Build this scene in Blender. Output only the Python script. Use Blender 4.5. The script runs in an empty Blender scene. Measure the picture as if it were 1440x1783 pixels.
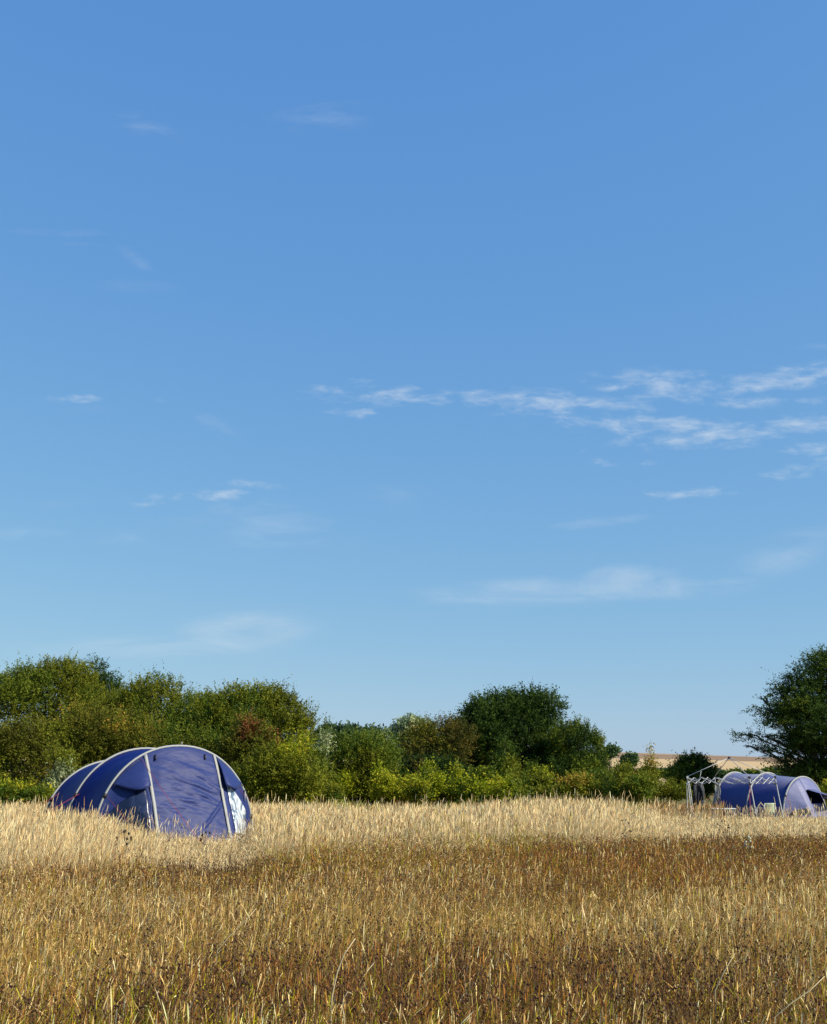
import bpy, math, random
import numpy as np
from mathutils import Vector
R = math.radians
sc = bpy.context.scene
col = sc.collection

# ------------------------------------------------------------------ camera
PITCH = math.atan((1345 - 891.5) / 2000.0)
EYE = 1.6
cam = bpy.data.cameras.new("camera")
cam.sensor_fit = 'VERTICAL'
cam.sensor_height = 24.0
cam.lens = 2000 / 1783 * 24.0
cam.clip_start = 0.1
cam.clip_end = 5000
camo = bpy.data.objects.new("camera", cam)
col.objects.link(camo)
camo.location = (0, 0, EYE)
camo.rotation_euler = (math.pi / 2 + PITCH, 0, 0)
sc.camera = camo
CP, SP = math.cos(PITCH), math.sin(PITCH)


def at(px, py, Y):
    u = (px - 720) / 2000.0
    v = (891.5 - py) / 2000.0
    s = Y / (CP - v * SP)
    return Vector((u * s, Y, EYE + (SP + v * CP) * s))


# ------------------------------------------------------------------ sky and sun
SUN_EL, SUN_AZ = 36.0, 112.0
world = bpy.data.worlds.new("World")
sc.world = world
world.use_nodes = True
wt = world.node_tree
bg = wt.nodes['Background']


class NT:
    """tiny node helper"""
    def __init__(self, t): self.t = t
    def n(self, kind, **kw):
        nd = self.t.nodes.new(kind)
        for k, v in kw.items(): setattr(nd, k, v)
        return nd
    def put(self, sock, v):
        if isinstance(v, bpy.types.NodeSocket): self.t.links.new(v, sock)
        elif v is not None: sock.default_value = v
    def m(self, op, a, b=None, c=None, clamp=False):
        nd = self.n('ShaderNodeMath', operation=op); nd.use_clamp = clamp
        self.put(nd.inputs[0], a)
        if b is not None: self.put(nd.inputs[1], b)
        if c is not None: self.put(nd.inputs[2], c)
        return nd.outputs[0]
    def mix(self, f, a, b):
        nd = self.n('ShaderNodeMix', data_type='RGBA')
        self.put(nd.inputs['Factor'], f)
        self.put(nd.inputs[6], a); self.put(nd.inputs[7], b)
        return nd.outputs[2]
    def ramp(self, v, lo, hi, a=0.0, b=1.0):
        nd = self.n('ShaderNodeMapRange'); nd.interpolation_type = 'SMOOTHSTEP'
        self.put(nd.inputs[0], v)
        for i, x in enumerate((lo, hi, a, b)): nd.inputs[i + 1].default_value = x
        return nd.outputs[0]
    def noise(self, vec, scale, detail=4, rough=0.55, dist=0.0):
        nd = self.n('ShaderNodeTexNoise')
        if vec is not None: self.put(nd.inputs['Vector'], vec)
        nd.inputs['Scale'].default_value = scale
        nd.inputs['Detail'].default_value = detail
        nd.inputs['Roughness'].default_value = rough
        nd.inputs['Distortion'].default_value = dist
        return nd.outputs[0]
    def mapping(self, vec, scale=(1, 1, 1), rot=(0, 0, 0), loc=(0, 0, 0)):
        nd = self.n('ShaderNodeMapping')
        self.put(nd.inputs[0], vec)
        nd.inputs['Scale'].default_value = scale
        nd.inputs['Rotation'].default_value = rot
        nd.inputs['Location'].default_value = loc
        return nd.outputs[0]


W = NT(wt)
sky = W.n('ShaderNodeTexSky', sky_type='NISHITA')
sky.sun_disc = False
sky.sun_elevation = R(SUN_EL)
sky.sun_rotation = R(SUN_AZ)
sky.air_density, sky.dust_density, sky.ozone_density = 1.0, 0.3, 4.0
sep = W.n('ShaderNodeSeparateColor')
wt.links.new(sky.outputs[0], sep.inputs[0])
comb = W.n('ShaderNodeCombineColor')
for i, (g, p) in enumerate(((1.31, .72), (2.45, .49), (5.35, .18))):
    wt.links.new(W.m('MULTIPLY', W.m('POWER', sep.outputs[i], p), g), comb.inputs[i])
# clouds, laid out by direction: u = x/y, w = z/y of the view ray, in the northern half of the sky
tc = W.n('ShaderNodeTexCoord')
sx = W.n('ShaderNodeSeparateXYZ')
wt.links.new(tc.outputs['Generated'], sx.inputs[0])
yy = W.m('MAXIMUM', sx.outputs[1], 0.05)
U = W.m('DIVIDE', sx.outputs[0], yy)
V = W.m('DIVIDE', sx.outputs[2], yy)
cv = W.n('ShaderNodeCombineXYZ')
wt.links.new(U, cv.inputs[0]); wt.links.new(V, cv.inputs[1])
uv = cv.outputs[0]


def uvof(px, py):
    p = at(px, py, 1.0)
    return p.x, p.z - EYE


fine = W.noise(W.mapping(uv, (16, 62, 1), (0, 0, R(-3))), 1.0, 5, .62, .5)
puff = W.noise(W.mapping(uv, (38, 105, 1), (0, 0, R(-6))), 1.0, 4, .6, .25)
wisp = W.noise(W.mapping(uv, (7, 26, 1), (0, 0, R(5))), 1.0, 5, .6, .8)


def blob(px, py, rx, ry, ang=0.0):
    u0, v0 = uvof(px, py)
    du = W.m('SUBTRACT', U, u0); dv = W.m('SUBTRACT', V, v0)
    c, s = math.cos(R(ang)), math.sin(R(ang))
    a = W.m('MULTIPLY_ADD', du, c * 2000 / rx, W.m('MULTIPLY', dv, s * 2000 / rx))
    b = W.m('MULTIPLY_ADD', du, -s * 2000 / ry, W.m('MULTIPLY', dv, c * 2000 / ry))
    r2 = W.m('ADD', W.m('MULTIPLY', a, a), W.m('MULTIPLY', b, b))
    return W.m('POWER', 2.718, W.m('MULTIPLY', r2, -1.0))


def layer(blobs, nz, lo, hi, amount):
    tot = None
    for (px, py, rx, ry, ang, wgt) in blobs:
        g = W.m('MULTIPLY', blob(px, py, rx, ry, ang), wgt)
        tot = g if tot is None else W.m('MAXIMUM', tot, g)
    # noise has to exceed a threshold that falls where the mask is strong
    v = W.m('ADD', W.m('MULTIPLY_ADD', nz, 1.9, -.45), W.m('MULTIPLY', tot, 0.34))
    return W.m('MULTIPLY', W.m('MULTIPLY', W.ramp(v, lo, hi), W.ramp(tot, 0.04, .5)), amount)


c1 = layer([(960, 702, 200, 23, -3, 1.05), (1130, 738, 190, 25, -4, 1.05), (1370, 660, 200, 22, 10, 1.05), (1330, 700, 130, 12, 0, .75),
            (1170, 672, 140, 30, -2, .95), (1230, 760, 160, 26, 2, 1.0), (1400, 738, 130, 20, 2, 1.0),
            (1420, 785, 75, 18, 0, .9), (1395, 818, 85, 14, 8, .8), (690, 690, 150, 18, -2, .9), (820, 692, 90, 14, 0, .8),
            (565, 674, 30, 9, -4, .85), (612, 720, 45, 10, 0, .85), (615, 663, 36, 7, 0, .6),
            (140, 693, 50, 10, 0, .75), (1200, 858, 120, 12, 3, .55), (1045, 806, 30, 9, 0, .6), (1012, 787, 12, 8, 30, .6),
            (1120, 806, 26, 7, 0, .5), (385, 863, 56, 13, 0, .9), (290, 872, 70, 13, 0, .8), (430, 843, 60, 9, -3, .8), (305, 697, 40, 7, 0, .5)],
           W.m('ADD', W.m('MULTIPLY', puff, .6), W.m('MULTIPLY', fine, .4)), .54, 1.26, .54)
c2 = layer([(430, 915, 170, 45, -3, .8), (60, 930, 90, 14, 0, .8), (230, 940, 90, 18, 0, .6), (120, 890, 90, 30, 0, .45),
            (990, 912, 170, 11, 5, .75), (1420, 604, 60, 8, 0, .5), (250, 215, 80, 26, -22, .7), (570, 200, 110, 36, 4, .6),
            (110, 405, 130, 9, -2, .55), (140, 425, 60, 6, 0, .5), (235, 450, 60, 14, -40, .4), (370, 735, 70, 18, -30, .5),
            (170, 700, 200, 26, 0, .4), (700, 865, 120, 30, 0, .4), (230, 500, 90, 20, 0, .35)],
           W.m('ADD', W.m('MULTIPLY', wisp, .5), W.m('MULTIPLY', fine, .5)), .5, 1.2, .17)
c3 = layer([(1010, 1028, 230, 22, 2, 1.0), (1085, 1005, 90, 22, 4, .9), (1220, 1015, 90, 10, 4, .7), (430, 1100, 110, 34, 5, .7),
            (250, 1130, 200, 20, 0, .6), (1380, 960, 120, 40, 20, .4)], wisp, .3, 1.1, .30)
cl = W.m('ADD', W.m('ADD', c1, c2), c3, clamp=True)
cl = W.m('MULTIPLY', cl, W.ramp(sx.outputs[1], 0.05, .3))
wt.links.new(W.mix(cl, comb.outputs[0], (7.3, 8.0, 8.6, 1)), bg.inputs[0])
bg.inputs[1].default_value = 0.074

sun = bpy.data.lights.new("sun", 'SUN')
sun.energy = 5.0
sun.angle = R(0.53)
sun.color = (1.0, 0.91, 0.74)
suno = bpy.data.objects.new("sun", sun)
col.objects.link(suno)
sd = Vector((math.sin(R(SUN_AZ)) * math.cos(R(SUN_EL)), math.cos(R(SUN_AZ)) * math.cos(R(SUN_EL)), math.sin(R(SUN_EL))))
suno.rotation_euler = sd.to_track_quat('Z', 'Y').to_euler()
sc.view_settings.view_transform = 'Standard'
sc.view_settings.look = 'None'
sc.view_settings.exposure = 0.434
sc.view_settings.gamma = 1.0
sc.cycles.max_bounces = 6
sc.cycles.diffuse_bounces = 1
sc.cycles.transmission_bounces = 4
sc.cycles.transparent_max_bounces = 6


# ------------------------------------------------------------------ materials
def newmat(name):
    m = bpy.data.materials.new(name); m.use_nodes = True
    return m, NT(m.node_tree), m.node_tree.nodes['Principled BSDF']


def plant_mat(name, transl=0.3, rough=0.6, spec=.2):
    """leaf or blade material; the colour of each leaf is stored on the mesh"""
    m = bpy.data.materials.new(name); m.use_nodes = True
    t = m.node_tree; N = NT(t)
    p = t.nodes['Principled BSDF']; out = t.nodes['Material Output']
    a = N.n('ShaderNodeAttribute'); a.attribute_name = 'Col'
    t.links.new(a.outputs[0], p.inputs['Base Color'])
    p.inputs['Roughness'].default_value = rough
    p.inputs['Specular IOR Level'].default_value = spec
    tr = N.n('ShaderNodeBsdfTranslucent')
    t.links.new(a.outputs[0], tr.inputs[0])
    mx = N.n('ShaderNodeMixShader'); mx.inputs[0].default_value = transl
    t.links.new(p.outputs[0], mx.inputs[1]); t.links.new(tr.outputs[0], mx.inputs[2])
    t.links.new(mx.outputs[0], out.inputs[0])
    return m


def simple(name, rgb, rough=.6, metal=0.0, spec=.4, bump=0, bscale=20, var=0.0):
    m, N, p = newmat(name)
    p.inputs['Roughness'].default_value = rough
    p.inputs['Metallic'].default_value = metal
    p.inputs['Specular IOR Level'].default_value = spec
    tcn = N.n('ShaderNodeTexCoord').outputs['Object']
    nz = N.noise(tcn, bscale, 4)
    c2 = tuple(x * (1 - var) for x in rgb)
    N.put(p.inputs['Base Color'], N.mix(nz, (*rgb, 1), (*c2, 1)))
    if bump:
        b = N.n('ShaderNodeBump'); b.inputs['Strength'].default_value = bump; b.inputs['Distance'].default_value = .02
        N.put(b.inputs['Height'], nz); N.t.links.new(b.outputs[0], p.inputs['Normal'])
    return m


M_GRASS = plant_mat("dry_grass", .22, .6, .06)
M_LEAF = plant_mat("leaf", .28, .6, .10)
M_BARK = simple("bark", (.10, .08, .06), .9, bump=.6, bscale=12, var=.5)
M_POLE = simple("pole_sleeve", (.34, .35, .34), .6, bscale=14, var=.2)
M_WHITEMETAL = simple("white_steel", (.50, .51, .52), .35, bscale=6, var=.12)
M_BLACK = simple("black_plastic", (.015, .015, .02), .5, bscale=6)
M_GUY = simple("guy_cord", (.34, .03, .06), .7, bscale=6)
M_WHITE = simple("white_plastic", (.72, .72, .66), .45, bscale=5, var=.1)


def fabric(name, rgb, rgb2, rough=.42, sheen=.25, bscale=(3, 7, 7), spec=.5, transl=.06):
    m, N, p = newmat(name)
    tcn = N.n('ShaderNodeTexCoord').outputs['Object']
    big = N.noise(N.mapping(tcn, (1, 1, 1)), 1.7, 3)
    fold = N.noise(N.mapping(tcn, bscale, (.3, .5, .2)), 1.0, 4, .55, .8)
    N.put(p.inputs['Base Color'], N.mix(big, (*rgb, 1), (*rgb2, 1)))
    p.inputs['Roughness'].default_value = rough
    p.inputs['Specular IOR Level'].default_value = spec
    p.inputs['Sheen Weight'].default_value = sheen
    p.inputs['Sheen Roughness'].default_value = .4
    b = N.n('ShaderNodeBump'); b.inputs['Strength'].default_value = .45; b.inputs['Distance'].default_value = .03
    N.put(b.inputs['Height'], fold); N.t.links.new(b.outputs[0], p.inputs['Normal'])
    tr = N.n('ShaderNodeBsdfTranslucent'); tr.inputs[0].default_value = (*rgb, 1)
    mx = N.n('ShaderNodeMixShader'); mx.inputs[0].default_value = transl
    N.t.links.new(p.outputs[0], mx.inputs[1]); N.t.links.new(tr.outputs[0], mx.inputs[2])
    N.t.links.new(mx.outputs[0], N.t.nodes['Material Output'].inputs[0])
    return m


M_ROYAL = fabric("royal_blue_nylon", (.0015, .009, .11), (.002, .012, .145), .5, 0, (1.2, 2.5, 5), spec=.08)
M_ROYAL2 = fabric("sheen_blue_nylon", (.005, .014, .15), (.009, .022, .19), .36, .5, (1.2, 2.5, 5))  # blue nylon whose strong sheen pales it at grazing angles
M_SLATE = fabric("slate_blue_nylon", (.017, .030, .125), (.023, .039, .155), .5, .05, (2.5, 5, 9), spec=.18)
M_LILAC = fabric("faded_lilac_nylon", (.095, .11, .25), (.12, .135, .29), .55, .05, (2.5, 5, 9))
M_COAT = fabric("dark_cloth", (.012, .014, .022), (.02, .022, .03), .8, .1)
M_GREYCLOTH = fabric("grey_mesh_cloth", (.17, .18, .19), (.22, .23, .24), .8, .1)
M_CHAIR = fabric("pale_green_canvas", (.46, .52, .36), (.5, .55, .4), .7, .1, spec=.3)

m, N, p = newmat("clear_window_film")
tcn = N.n('ShaderNodeTexCoord').outputs['Object']
crk = N.noise(N.mapping(tcn, (4, 4, 2.2), (0, .5, 0)), 1.1, 3, .5, 1.2)
N.put(p.inputs['Base Color'], N.mix(N.ramp(crk, .40, .54), (.10, .15, .22, 1), (.55, .60, .64, 1)))  # pale patches of base colour stand in for reflections on creased film
p.inputs['Roughness'].default_value = .22
p.inputs['Specular IOR Level'].default_value = .9
b = N.n('ShaderNodeBump'); b.inputs['Strength'].default_value = 1.0; b.inputs['Distance'].default_value = .08
N.put(b.inputs['Height'], crk); m.node_tree.links.new(b.outputs[0], p.inputs['Normal'])
M_FILM = m
m, N, p = newmat("dark_inside_window_film")
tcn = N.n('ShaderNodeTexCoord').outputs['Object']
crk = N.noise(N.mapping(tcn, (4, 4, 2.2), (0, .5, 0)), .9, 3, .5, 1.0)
N.put(p.inputs['Base Color'], N.mix(N.ramp(crk, .45, .65), (.006, .010, .035, 1), (.022, .032, .085, 1)))  # dark tent inside and its mottled reflections put into the film colour
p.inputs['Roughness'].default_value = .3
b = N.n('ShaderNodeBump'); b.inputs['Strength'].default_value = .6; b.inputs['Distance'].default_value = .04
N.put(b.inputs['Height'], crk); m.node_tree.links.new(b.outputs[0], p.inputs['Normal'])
M_DARKINSIDE = m

# ------------------------------------------------------------------ small noise helpers
RS = np.random.RandomState(7)
_g = {}


def vnoise(x, y, cell, seed):
    """smooth value noise in 0..1"""
    if seed not in _g: _g[seed] = np.random.RandomState(seed).rand(256, 256)
    G = _g[seed]
    x = np.asarray(x, float) / cell + 1000; y = np.asarray(y, float) / cell + 1000
    xi = np.floor(x).astype(int); yi = np.floor(y).astype(int)
    fx = x - xi; fy = y - yi
    fx = fx * fx * (3 - 2 * fx); fy = fy * fy * (3 - 2 * fy)
    a = G[xi % 256, yi % 256]; b = G[(xi + 1) % 256, yi % 256]
    c = G[xi % 256, (yi + 1) % 256]; d = G[(xi + 1) % 256, (yi + 1) % 256]
    return (a * (1 - fx) + b * fx) * (1 - fy) + (c * (1 - fx) + d * fx) * fy


def fb(x, y, cell, seed):
    return .55 * vnoise(x, y, cell, seed) + .3 * vnoise(x, y, cell / 2.3, seed + 1) + .15 * vnoise(x, y, cell / 5.1, seed + 2)


GY = [-60, 0, 5, 15, 25, 35, 50, 80, 150, 260, 330, 450, 600, 720, 820, 1500]
GZ = [.1, 0, 0, .06, .1, -.08, -.45, -.9, -2.2, -4.5, -4.0, 0.0, 8.0, 14.0, 15.6, 9.0]


def gz(x, y):
    x = np.asarray(x, float); y = np.asarray(y, float)
    z = np.interp(y, GY, GZ)
    far = np.clip((y - 330) / 400, 0, 1)
    z = z - far * (x - 120) * .034
    near = np.clip(1 - y / 60, 0, 1)
    return z + (fb(x, y, 5.0, 40) - .5) * .12 * np.clip(y / 10, 0, 1) * (y < 90) + 0 * near


# ------------------------------------------------------------------ mesh helpers
def mesh_np(name, verts, faces, mat, parent=None, cols=None, smooth=False):
    """faces: (n,k) array, or list of lists"""
    me = bpy.data.meshes.new(name)
    verts = np.asarray(verts, np.float32)
    if isinstance(faces, np.ndarray):
        n, k = faces.shape
        me.vertices.add(len(verts)); me.vertices.foreach_set('co', verts.ravel())
        me.loops.add(n * k); me.loops.foreach_set('vertex_index', faces.astype(np.int32).ravel())
        me.polygons.add(n)
        me.polygons.foreach_set('loop_start', np.arange(0, n * k, k, dtype=np.int32))
        me.polygons.foreach_set('loop_total', np.full(n, k, np.int32))
        me.update(calc_edges=True)
    else:
        me.from_pydata([tuple(v) for v in verts.tolist()], [], faces)
        me.update()
    if cols is not None:
        a = me.color_attributes.new('Col', 'FLOAT_COLOR', 'POINT')
        c4 = np.ones((len(verts), 4), np.float32); c4[:, :3] = cols
        a.data.foreach_set('color', c4.ravel())
    if smooth:
        me.polygons.foreach_set('use_smooth', np.ones(len(me.polygons), bool))
    me.materials.append(mat)
    o = bpy.data.objects.new(name, me)
    col.objects.link(o)
    if parent: o.parent = parent
    return o


def tag(o, label, cat, group=None, kind=None):
    if label: o['label'] = label
    if cat: o['category'] = cat
    if group: o['group'] = group
    if kind: o['kind'] = kind
    return o


def empty(name, loc, rz, label, cat, group=None):
    o = bpy.data.objects.new(name, None); col.objects.link(o)
    o.empty_display_size = .3
    o.location = loc; o.rotation_euler = (0, 0, rz)
    return tag(o, label, cat, group)


class MB:
    def __init__(self): self.v = []; self.f = []
    def tube(self, pts, r, n=6, caps=True):
        pts = [Vector(q) for q in pts]
        rr = r if isinstance(r, (list, tuple)) else [r] * len(pts)
        base = len(self.v); prev = None
        for i, q in enumerate(pts):
            d = (pts[min(i + 1, len(pts) - 1)] - pts[max(i - 1, 0)])
            d = d.normalized() if d.length > 1e-9 else Vector((0, 0, 1))
            if prev is None:
                a = d.cross(Vector((0, 0, 1)) if abs(d.z) < .9 else Vector((1, 0, 0))).normalized()
            else:
                a = (prev - d * prev.dot(d))
                a = a.normalized() if a.length > 1e-6 else d.orthogonal().normalized()
            prev = a; b = d.cross(a)
            for k in range(n):
                t = 2 * math.pi * k / n
                self.v.append(tuple(q + (a * math.cos(t) + b * math.sin(t)) * rr[i]))
        for i in range(len(pts) - 1):
            for k in range(n):
                k2 = (k + 1) % n
                self.f.append([base + i * n + k, base + i * n + k2, base + (i + 1) * n + k2, base + (i + 1) * n + k])
        if caps:
            self.f.append([base + k for k in range(n)][::-1])
            self.f.append([base + (len(pts) - 1) * n + k for k in range(n)])
        return self
    def box(self, c, s, rot=0):
        base = len(self.v); cr, sr = math.cos(rot), math.sin(rot)
        for dz in (-1, 1):
            for dx, dy in ((-1, -1), (1, -1), (1, 1), (-1, 1)):
                x, y = dx * s[0] / 2, dy * s[1] / 2
                self.v.append((c[0] + x * cr - y * sr, c[1] + x * sr + y * cr, c[2] + dz * s[2] / 2))
        for q in ([3, 2, 1, 0], [4, 5, 6, 7], [0, 1, 5, 4], [1, 2, 6, 5], [2, 3, 7, 6], [3, 0, 4, 7]):
            self.f.append([base + k for k in q])
        return self
    def grid(self, P, nu, nv):
        """P: list of nu*nv points, row major by nu"""
        base = len(self.v); self.v += [tuple(q) for q in P]
        for i in range(nu - 1):
            for j in range(nv - 1):
                a = base + i * nv + j
                self.f.append([a, a + nv, a + nv + 1, a + 1])
        return self
    def build(self, name, mat, parent=None, smooth=True, solid=0):
        o = mesh_np(name, self.v, self.f, mat, parent, smooth=smooth)
        if solid:
            md = o.modifiers.new('thickness', 'SOLIDIFY'); md.thickness = solid; md.offset = 0
        return o


# ------------------------------------------------------------------ ground, one sheet to the horizon
def ground():
    xs = np.concatenate([np.linspace(-1400, -60, 40), np.linspace(-56, 56, 90), np.linspace(60, 1400, 40)])
    ys = np.concatenate([np.linspace(-60, 0, 12), np.linspace(1, 60, 70), np.linspace(65, 330, 40), np.linspace(340, 1500, 90)])
    X, Y = np.meshgrid(xs, ys, indexing='ij')
    Z = gz(X, Y)
    nx, ny = X.shape
    v = np.stack([X.ravel(), Y.ravel(), Z.ravel()], 1)
    i, j = np.meshgrid(np.arange(nx - 1), np.arange(ny - 1), indexing='ij')
    a = (i * ny + j).ravel()
    f = np.stack([a, a + ny, a + ny + 1, a + 1], 1)
    m, N, p = newmat("meadow_soil")
    pos = N.n('ShaderNodeTexCoord').outputs['Object']
    sx = N.n('ShaderNodeSeparateXYZ'); N.put(sx.inputs[0], pos)
    n1 = N.noise(pos, .6, 5); n2 = N.noise(pos, 14, 4)
    near = N.mix(n1, (.07, .042, .014, 1), (.13, .085, .026, 1))
    near = N.mix(N.m('MULTIPLY', n2, .6), near, (.06, .045, .015, 1))
    gold = N.mix(n2, (.36, .25, .10, 1), (.26, .18, .07, 1))
    near = N.mix(N.ramp(sx.outputs[1], 30, 55), near, gold)
    # far fields: stubble and ploughed strips
    n3 = N.noise(N.mapping(pos, (.004, .03, 1)), 1.0, 5, .6)
    wob = N.m('ADD', sx.outputs[1], N.m('MULTIPLY', n3, 40))
    wob = N.m('ADD', wob, N.m('MULTIPLY', sx.outputs[0], -.10))
    green = N.mix(n3, (.10, .12, .035, 1), (.2, .17, .06, 1))
    stub = N.mix(n3, (.54, .39, .21, 1), (.45, .32, .17, 1))
    tan = N.mix(n3, (.28, .185, .115, 1), (.22, .15, .095, 1))
    far = N.mix(N.ramp(wob, 390, 410), green, stub)
    far = N.mix(N.ramp(wob, 612, 622), far, tan)
    far = N.mix(N.ramp(wob, 700, 708), far, (.33, .235, .15, 1))
    far = N.mix(N.ramp(wob, 730, 738), far, tan)
    N.put(p.inputs['Base Color'], N.mix(N.ramp(sx.outputs[1], 90, 130), near, far))
    p.inputs['Roughness'].default_value = .95
    p.inputs['Specular IOR Level'].default_value = .1
    o = mesh_np("ground", v, f, m, smooth=True)
    tag(o, "dry meadow ground running on to the stubble hill", None, kind='structure')


ground()

# ------------------------------------------------------------------ foliage
PAL = {
    'olive': [(.064, .076, .006), (.090, .100, .008), (.112, .120, .009), (.125, .135, .012)],
    'olivebr': [(.062, .062, .008), (.080, .088, .009), (.098, .104, .010), (.120, .108, .013)],
    'bright': [(.115, .145, .006), (.160, .185, .008), (.205, .215, .010), (.28, .25, .016)],
    'dark': [(.013, .026, .0045), (.018, .036, .0055), (.027, .050, .007), (.040, .066, .009)],
    'mid': [(.036, .064, .007), (.058, .084, .008), (.084, .110, .010), (.108, .128, .012)],
    'rust':    [(.090, .060, .015), (.115, .060, .016), (.140, .055, .018), (.170, .062, .022)],
    'gold':    [(.120, .130, .013), (.17, .15, .018), (.24, .17, .02), (.30, .18, .03)],
    'silver':  [(.11, .15, .045), (.15, .19, .07), (.24, .27, .13), (.30, .32, .17)],
    'willow':  [(.12, .16, .08), (.16, .20, .10), (.20, .24, .14), (.10, .14, .07)],
    'blue':    [(.026, .048, .020), (.034, .062, .023), (.045, .076, .028), (.055, .088, .03)],  # far plants only: bluish haze of distance put into the leaf colour
    'brown': [(.035, .040, .008), (.050, .052, .009), (.078, .068, .011), (.115, .085, .015)],
}


def leaves(lobes, n_twig, per, tlen, leaf, up=.5, pal='mid', pal2=None, mixf=.3, seed=1, shell=.8, rough=.10, aspect=.5, horiz=0.0, acc=(.9, 1.15), floor=-1e9, droop=0.0, clump=.62, flat=.85, core=.72):
    """lobes (k,6): centre and radii. returns verts, faces, cols of leaf quads set along short twigs"""
    rs = np.random.RandomState(seed)
    L0 = np.asarray(lobes, float)
    # each lobe breaks up into foliage clumps of its own, so that light and shade model the crown
    sub = []
    for l in L0:
        r_ = (l[3] * l[4] * l[5]) ** (1 / 3)
        k_ = int(np.clip(5 + 7 * r_ / clump, 6, 34))
        dd = rs.normal(size=(k_, 3)); dd /= np.linalg.norm(dd, axis=1)[:, None]
        cr = np.clip(clump * (.6 + .8 * rs.rand(k_)), .15, .62 * min(l[3], l[5]) + .05)
        cc_ = l[:3] + dd * (l[3:] - cr[:, None] * np.array([.8, .8, .8 * flat]))
        sub.append(np.concatenate([cc_, np.stack([cr * 1.15, cr * 1.15, cr * flat], 1)], 1))
        sub.append(np.concatenate([l[:3], l[3:] * core])[None])
    L = np.concatenate(sub, 0)
    area = (L[:, 3] * L[:, 4] * L[:, 5]) ** (2 / 3)
    ii = rs.choice(len(L), int(n_twig * 1.6), p=area / area.sum())
    d = rs.normal(size=(len(ii), 3)); d /= np.linalg.norm(d, axis=1)[:, None]
    rad = np.where(rs.rand(len(ii)) < shell, 1 - np.abs(rs.normal(size=len(ii))) * rough * 1.6, rs.rand(len(ii)) ** .5)
    ph = rs.rand(3) * 6
    lump = 1 + .05 * np.sin(d[:, 0] * 7 + ph[0] + ii) + .05 * np.sin(d[:, 2] * 9 + ph[1] + 2 * ii)
    P = L[ii, :3] + d * L[ii, 3:] * (rad * lump)[:, None]
    keep = np.ones(len(P), bool)
    for l in L0:
        q = (P - l[:3]) / l[3:]
        keep &= ~((np.sum(q * q, 1) < .30) & (rs.rand(len(P)) < .6))
    keep &= P[:, 2] > floor
    idx = np.where(keep)[0][:n_twig]
    P, d = P[idx], d[idx]
    n = len(P)
    # clumps of twigs missing here and there, so that gaps open in the crown
    td = d * (1 - up) + np.array([0, 0, up]) + rs.normal(size=(n, 3)) * .35
    td[:, 2] = td[:, 2] * (1 - horiz) - droop
    td /= np.linalg.norm(td, axis=1)[:, None]
    tl = tlen * (.5 + rs.rand(n))
    # strong shoots now and then
    tl *= np.where(rs.rand(n) < .05, 1.7, 1.0)
    s = (np.arange(per) + .5) / per
    s = np.broadcast_to(s, (n, per)) + rs.normal(size=(n, per)) * .05
    C = P[:, None, :] + td[:, None, :] * (s * tl[:, None])[..., None] + rs.normal(size=(n, per, 3)) * leaf * .45
    ax = td[:, None, :] * .7 + rs.normal(size=(n, per, 3)) * .6
    ax /= np.linalg.norm(ax, axis=2)[..., None]
    nr = rs.normal(size=(n, per, 3)) * .8 + np.array([0, 0, .55]) + d[:, None, :] * .5
    sd_ = np.cross(ax, nr); sd_ /= np.linalg.norm(sd_, axis=2)[..., None] + 1e-9
    sz = leaf * (.6 + .8 * rs.rand(n, per))[..., None]
    a = ax * sz; b = sd_ * sz * aspect
    V = np.stack([C - a * .5, C + b * .5, C + a * .6, C - b * .5], 2).reshape(-1, 3)
    F = np.arange(len(V)).reshape(-1, 4)
    A = np.array(PAL[pal])
    nz = fb(P[:, 0] * 1.0 + P[:, 1] * .6 + seed, P[:, 2] + P[:, 1] * .3, .9, 60 + seed % 7)
    nk = fb(P[:, 0] * 1.3 + 7, P[:, 2] * 1.3 + P[:, 1], .8, 66)
    k = np.clip(((nk - .2) / .6 * len(A) + rs.normal(size=n) * .8).astype(int), 0, len(A) - 1)
    base = A[k] * (1.15 + .8 * nz)[:, None]
    if pal2:
        B = np.array(PAL[pal2])
        nb = fb(P[:, 0] + 31 + seed, P[:, 2] + P[:, 1] * .5, 1.6, 75)
        w = (nb > np.quantile(nb, 1 - mixf)) if n else nb
        base = np.where(w[:, None], B[rs.randint(0, len(B), n)] * (1.2 + .6 * nz)[:, None], base)
    cc = base[:, None, :] * (acc[0] + (acc[1] - acc[0]) * rs.rand(n, per))[..., None]
    cc = np.repeat(cc.reshape(-1, 3), 4, axis=0)
    return V, F, cc


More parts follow.
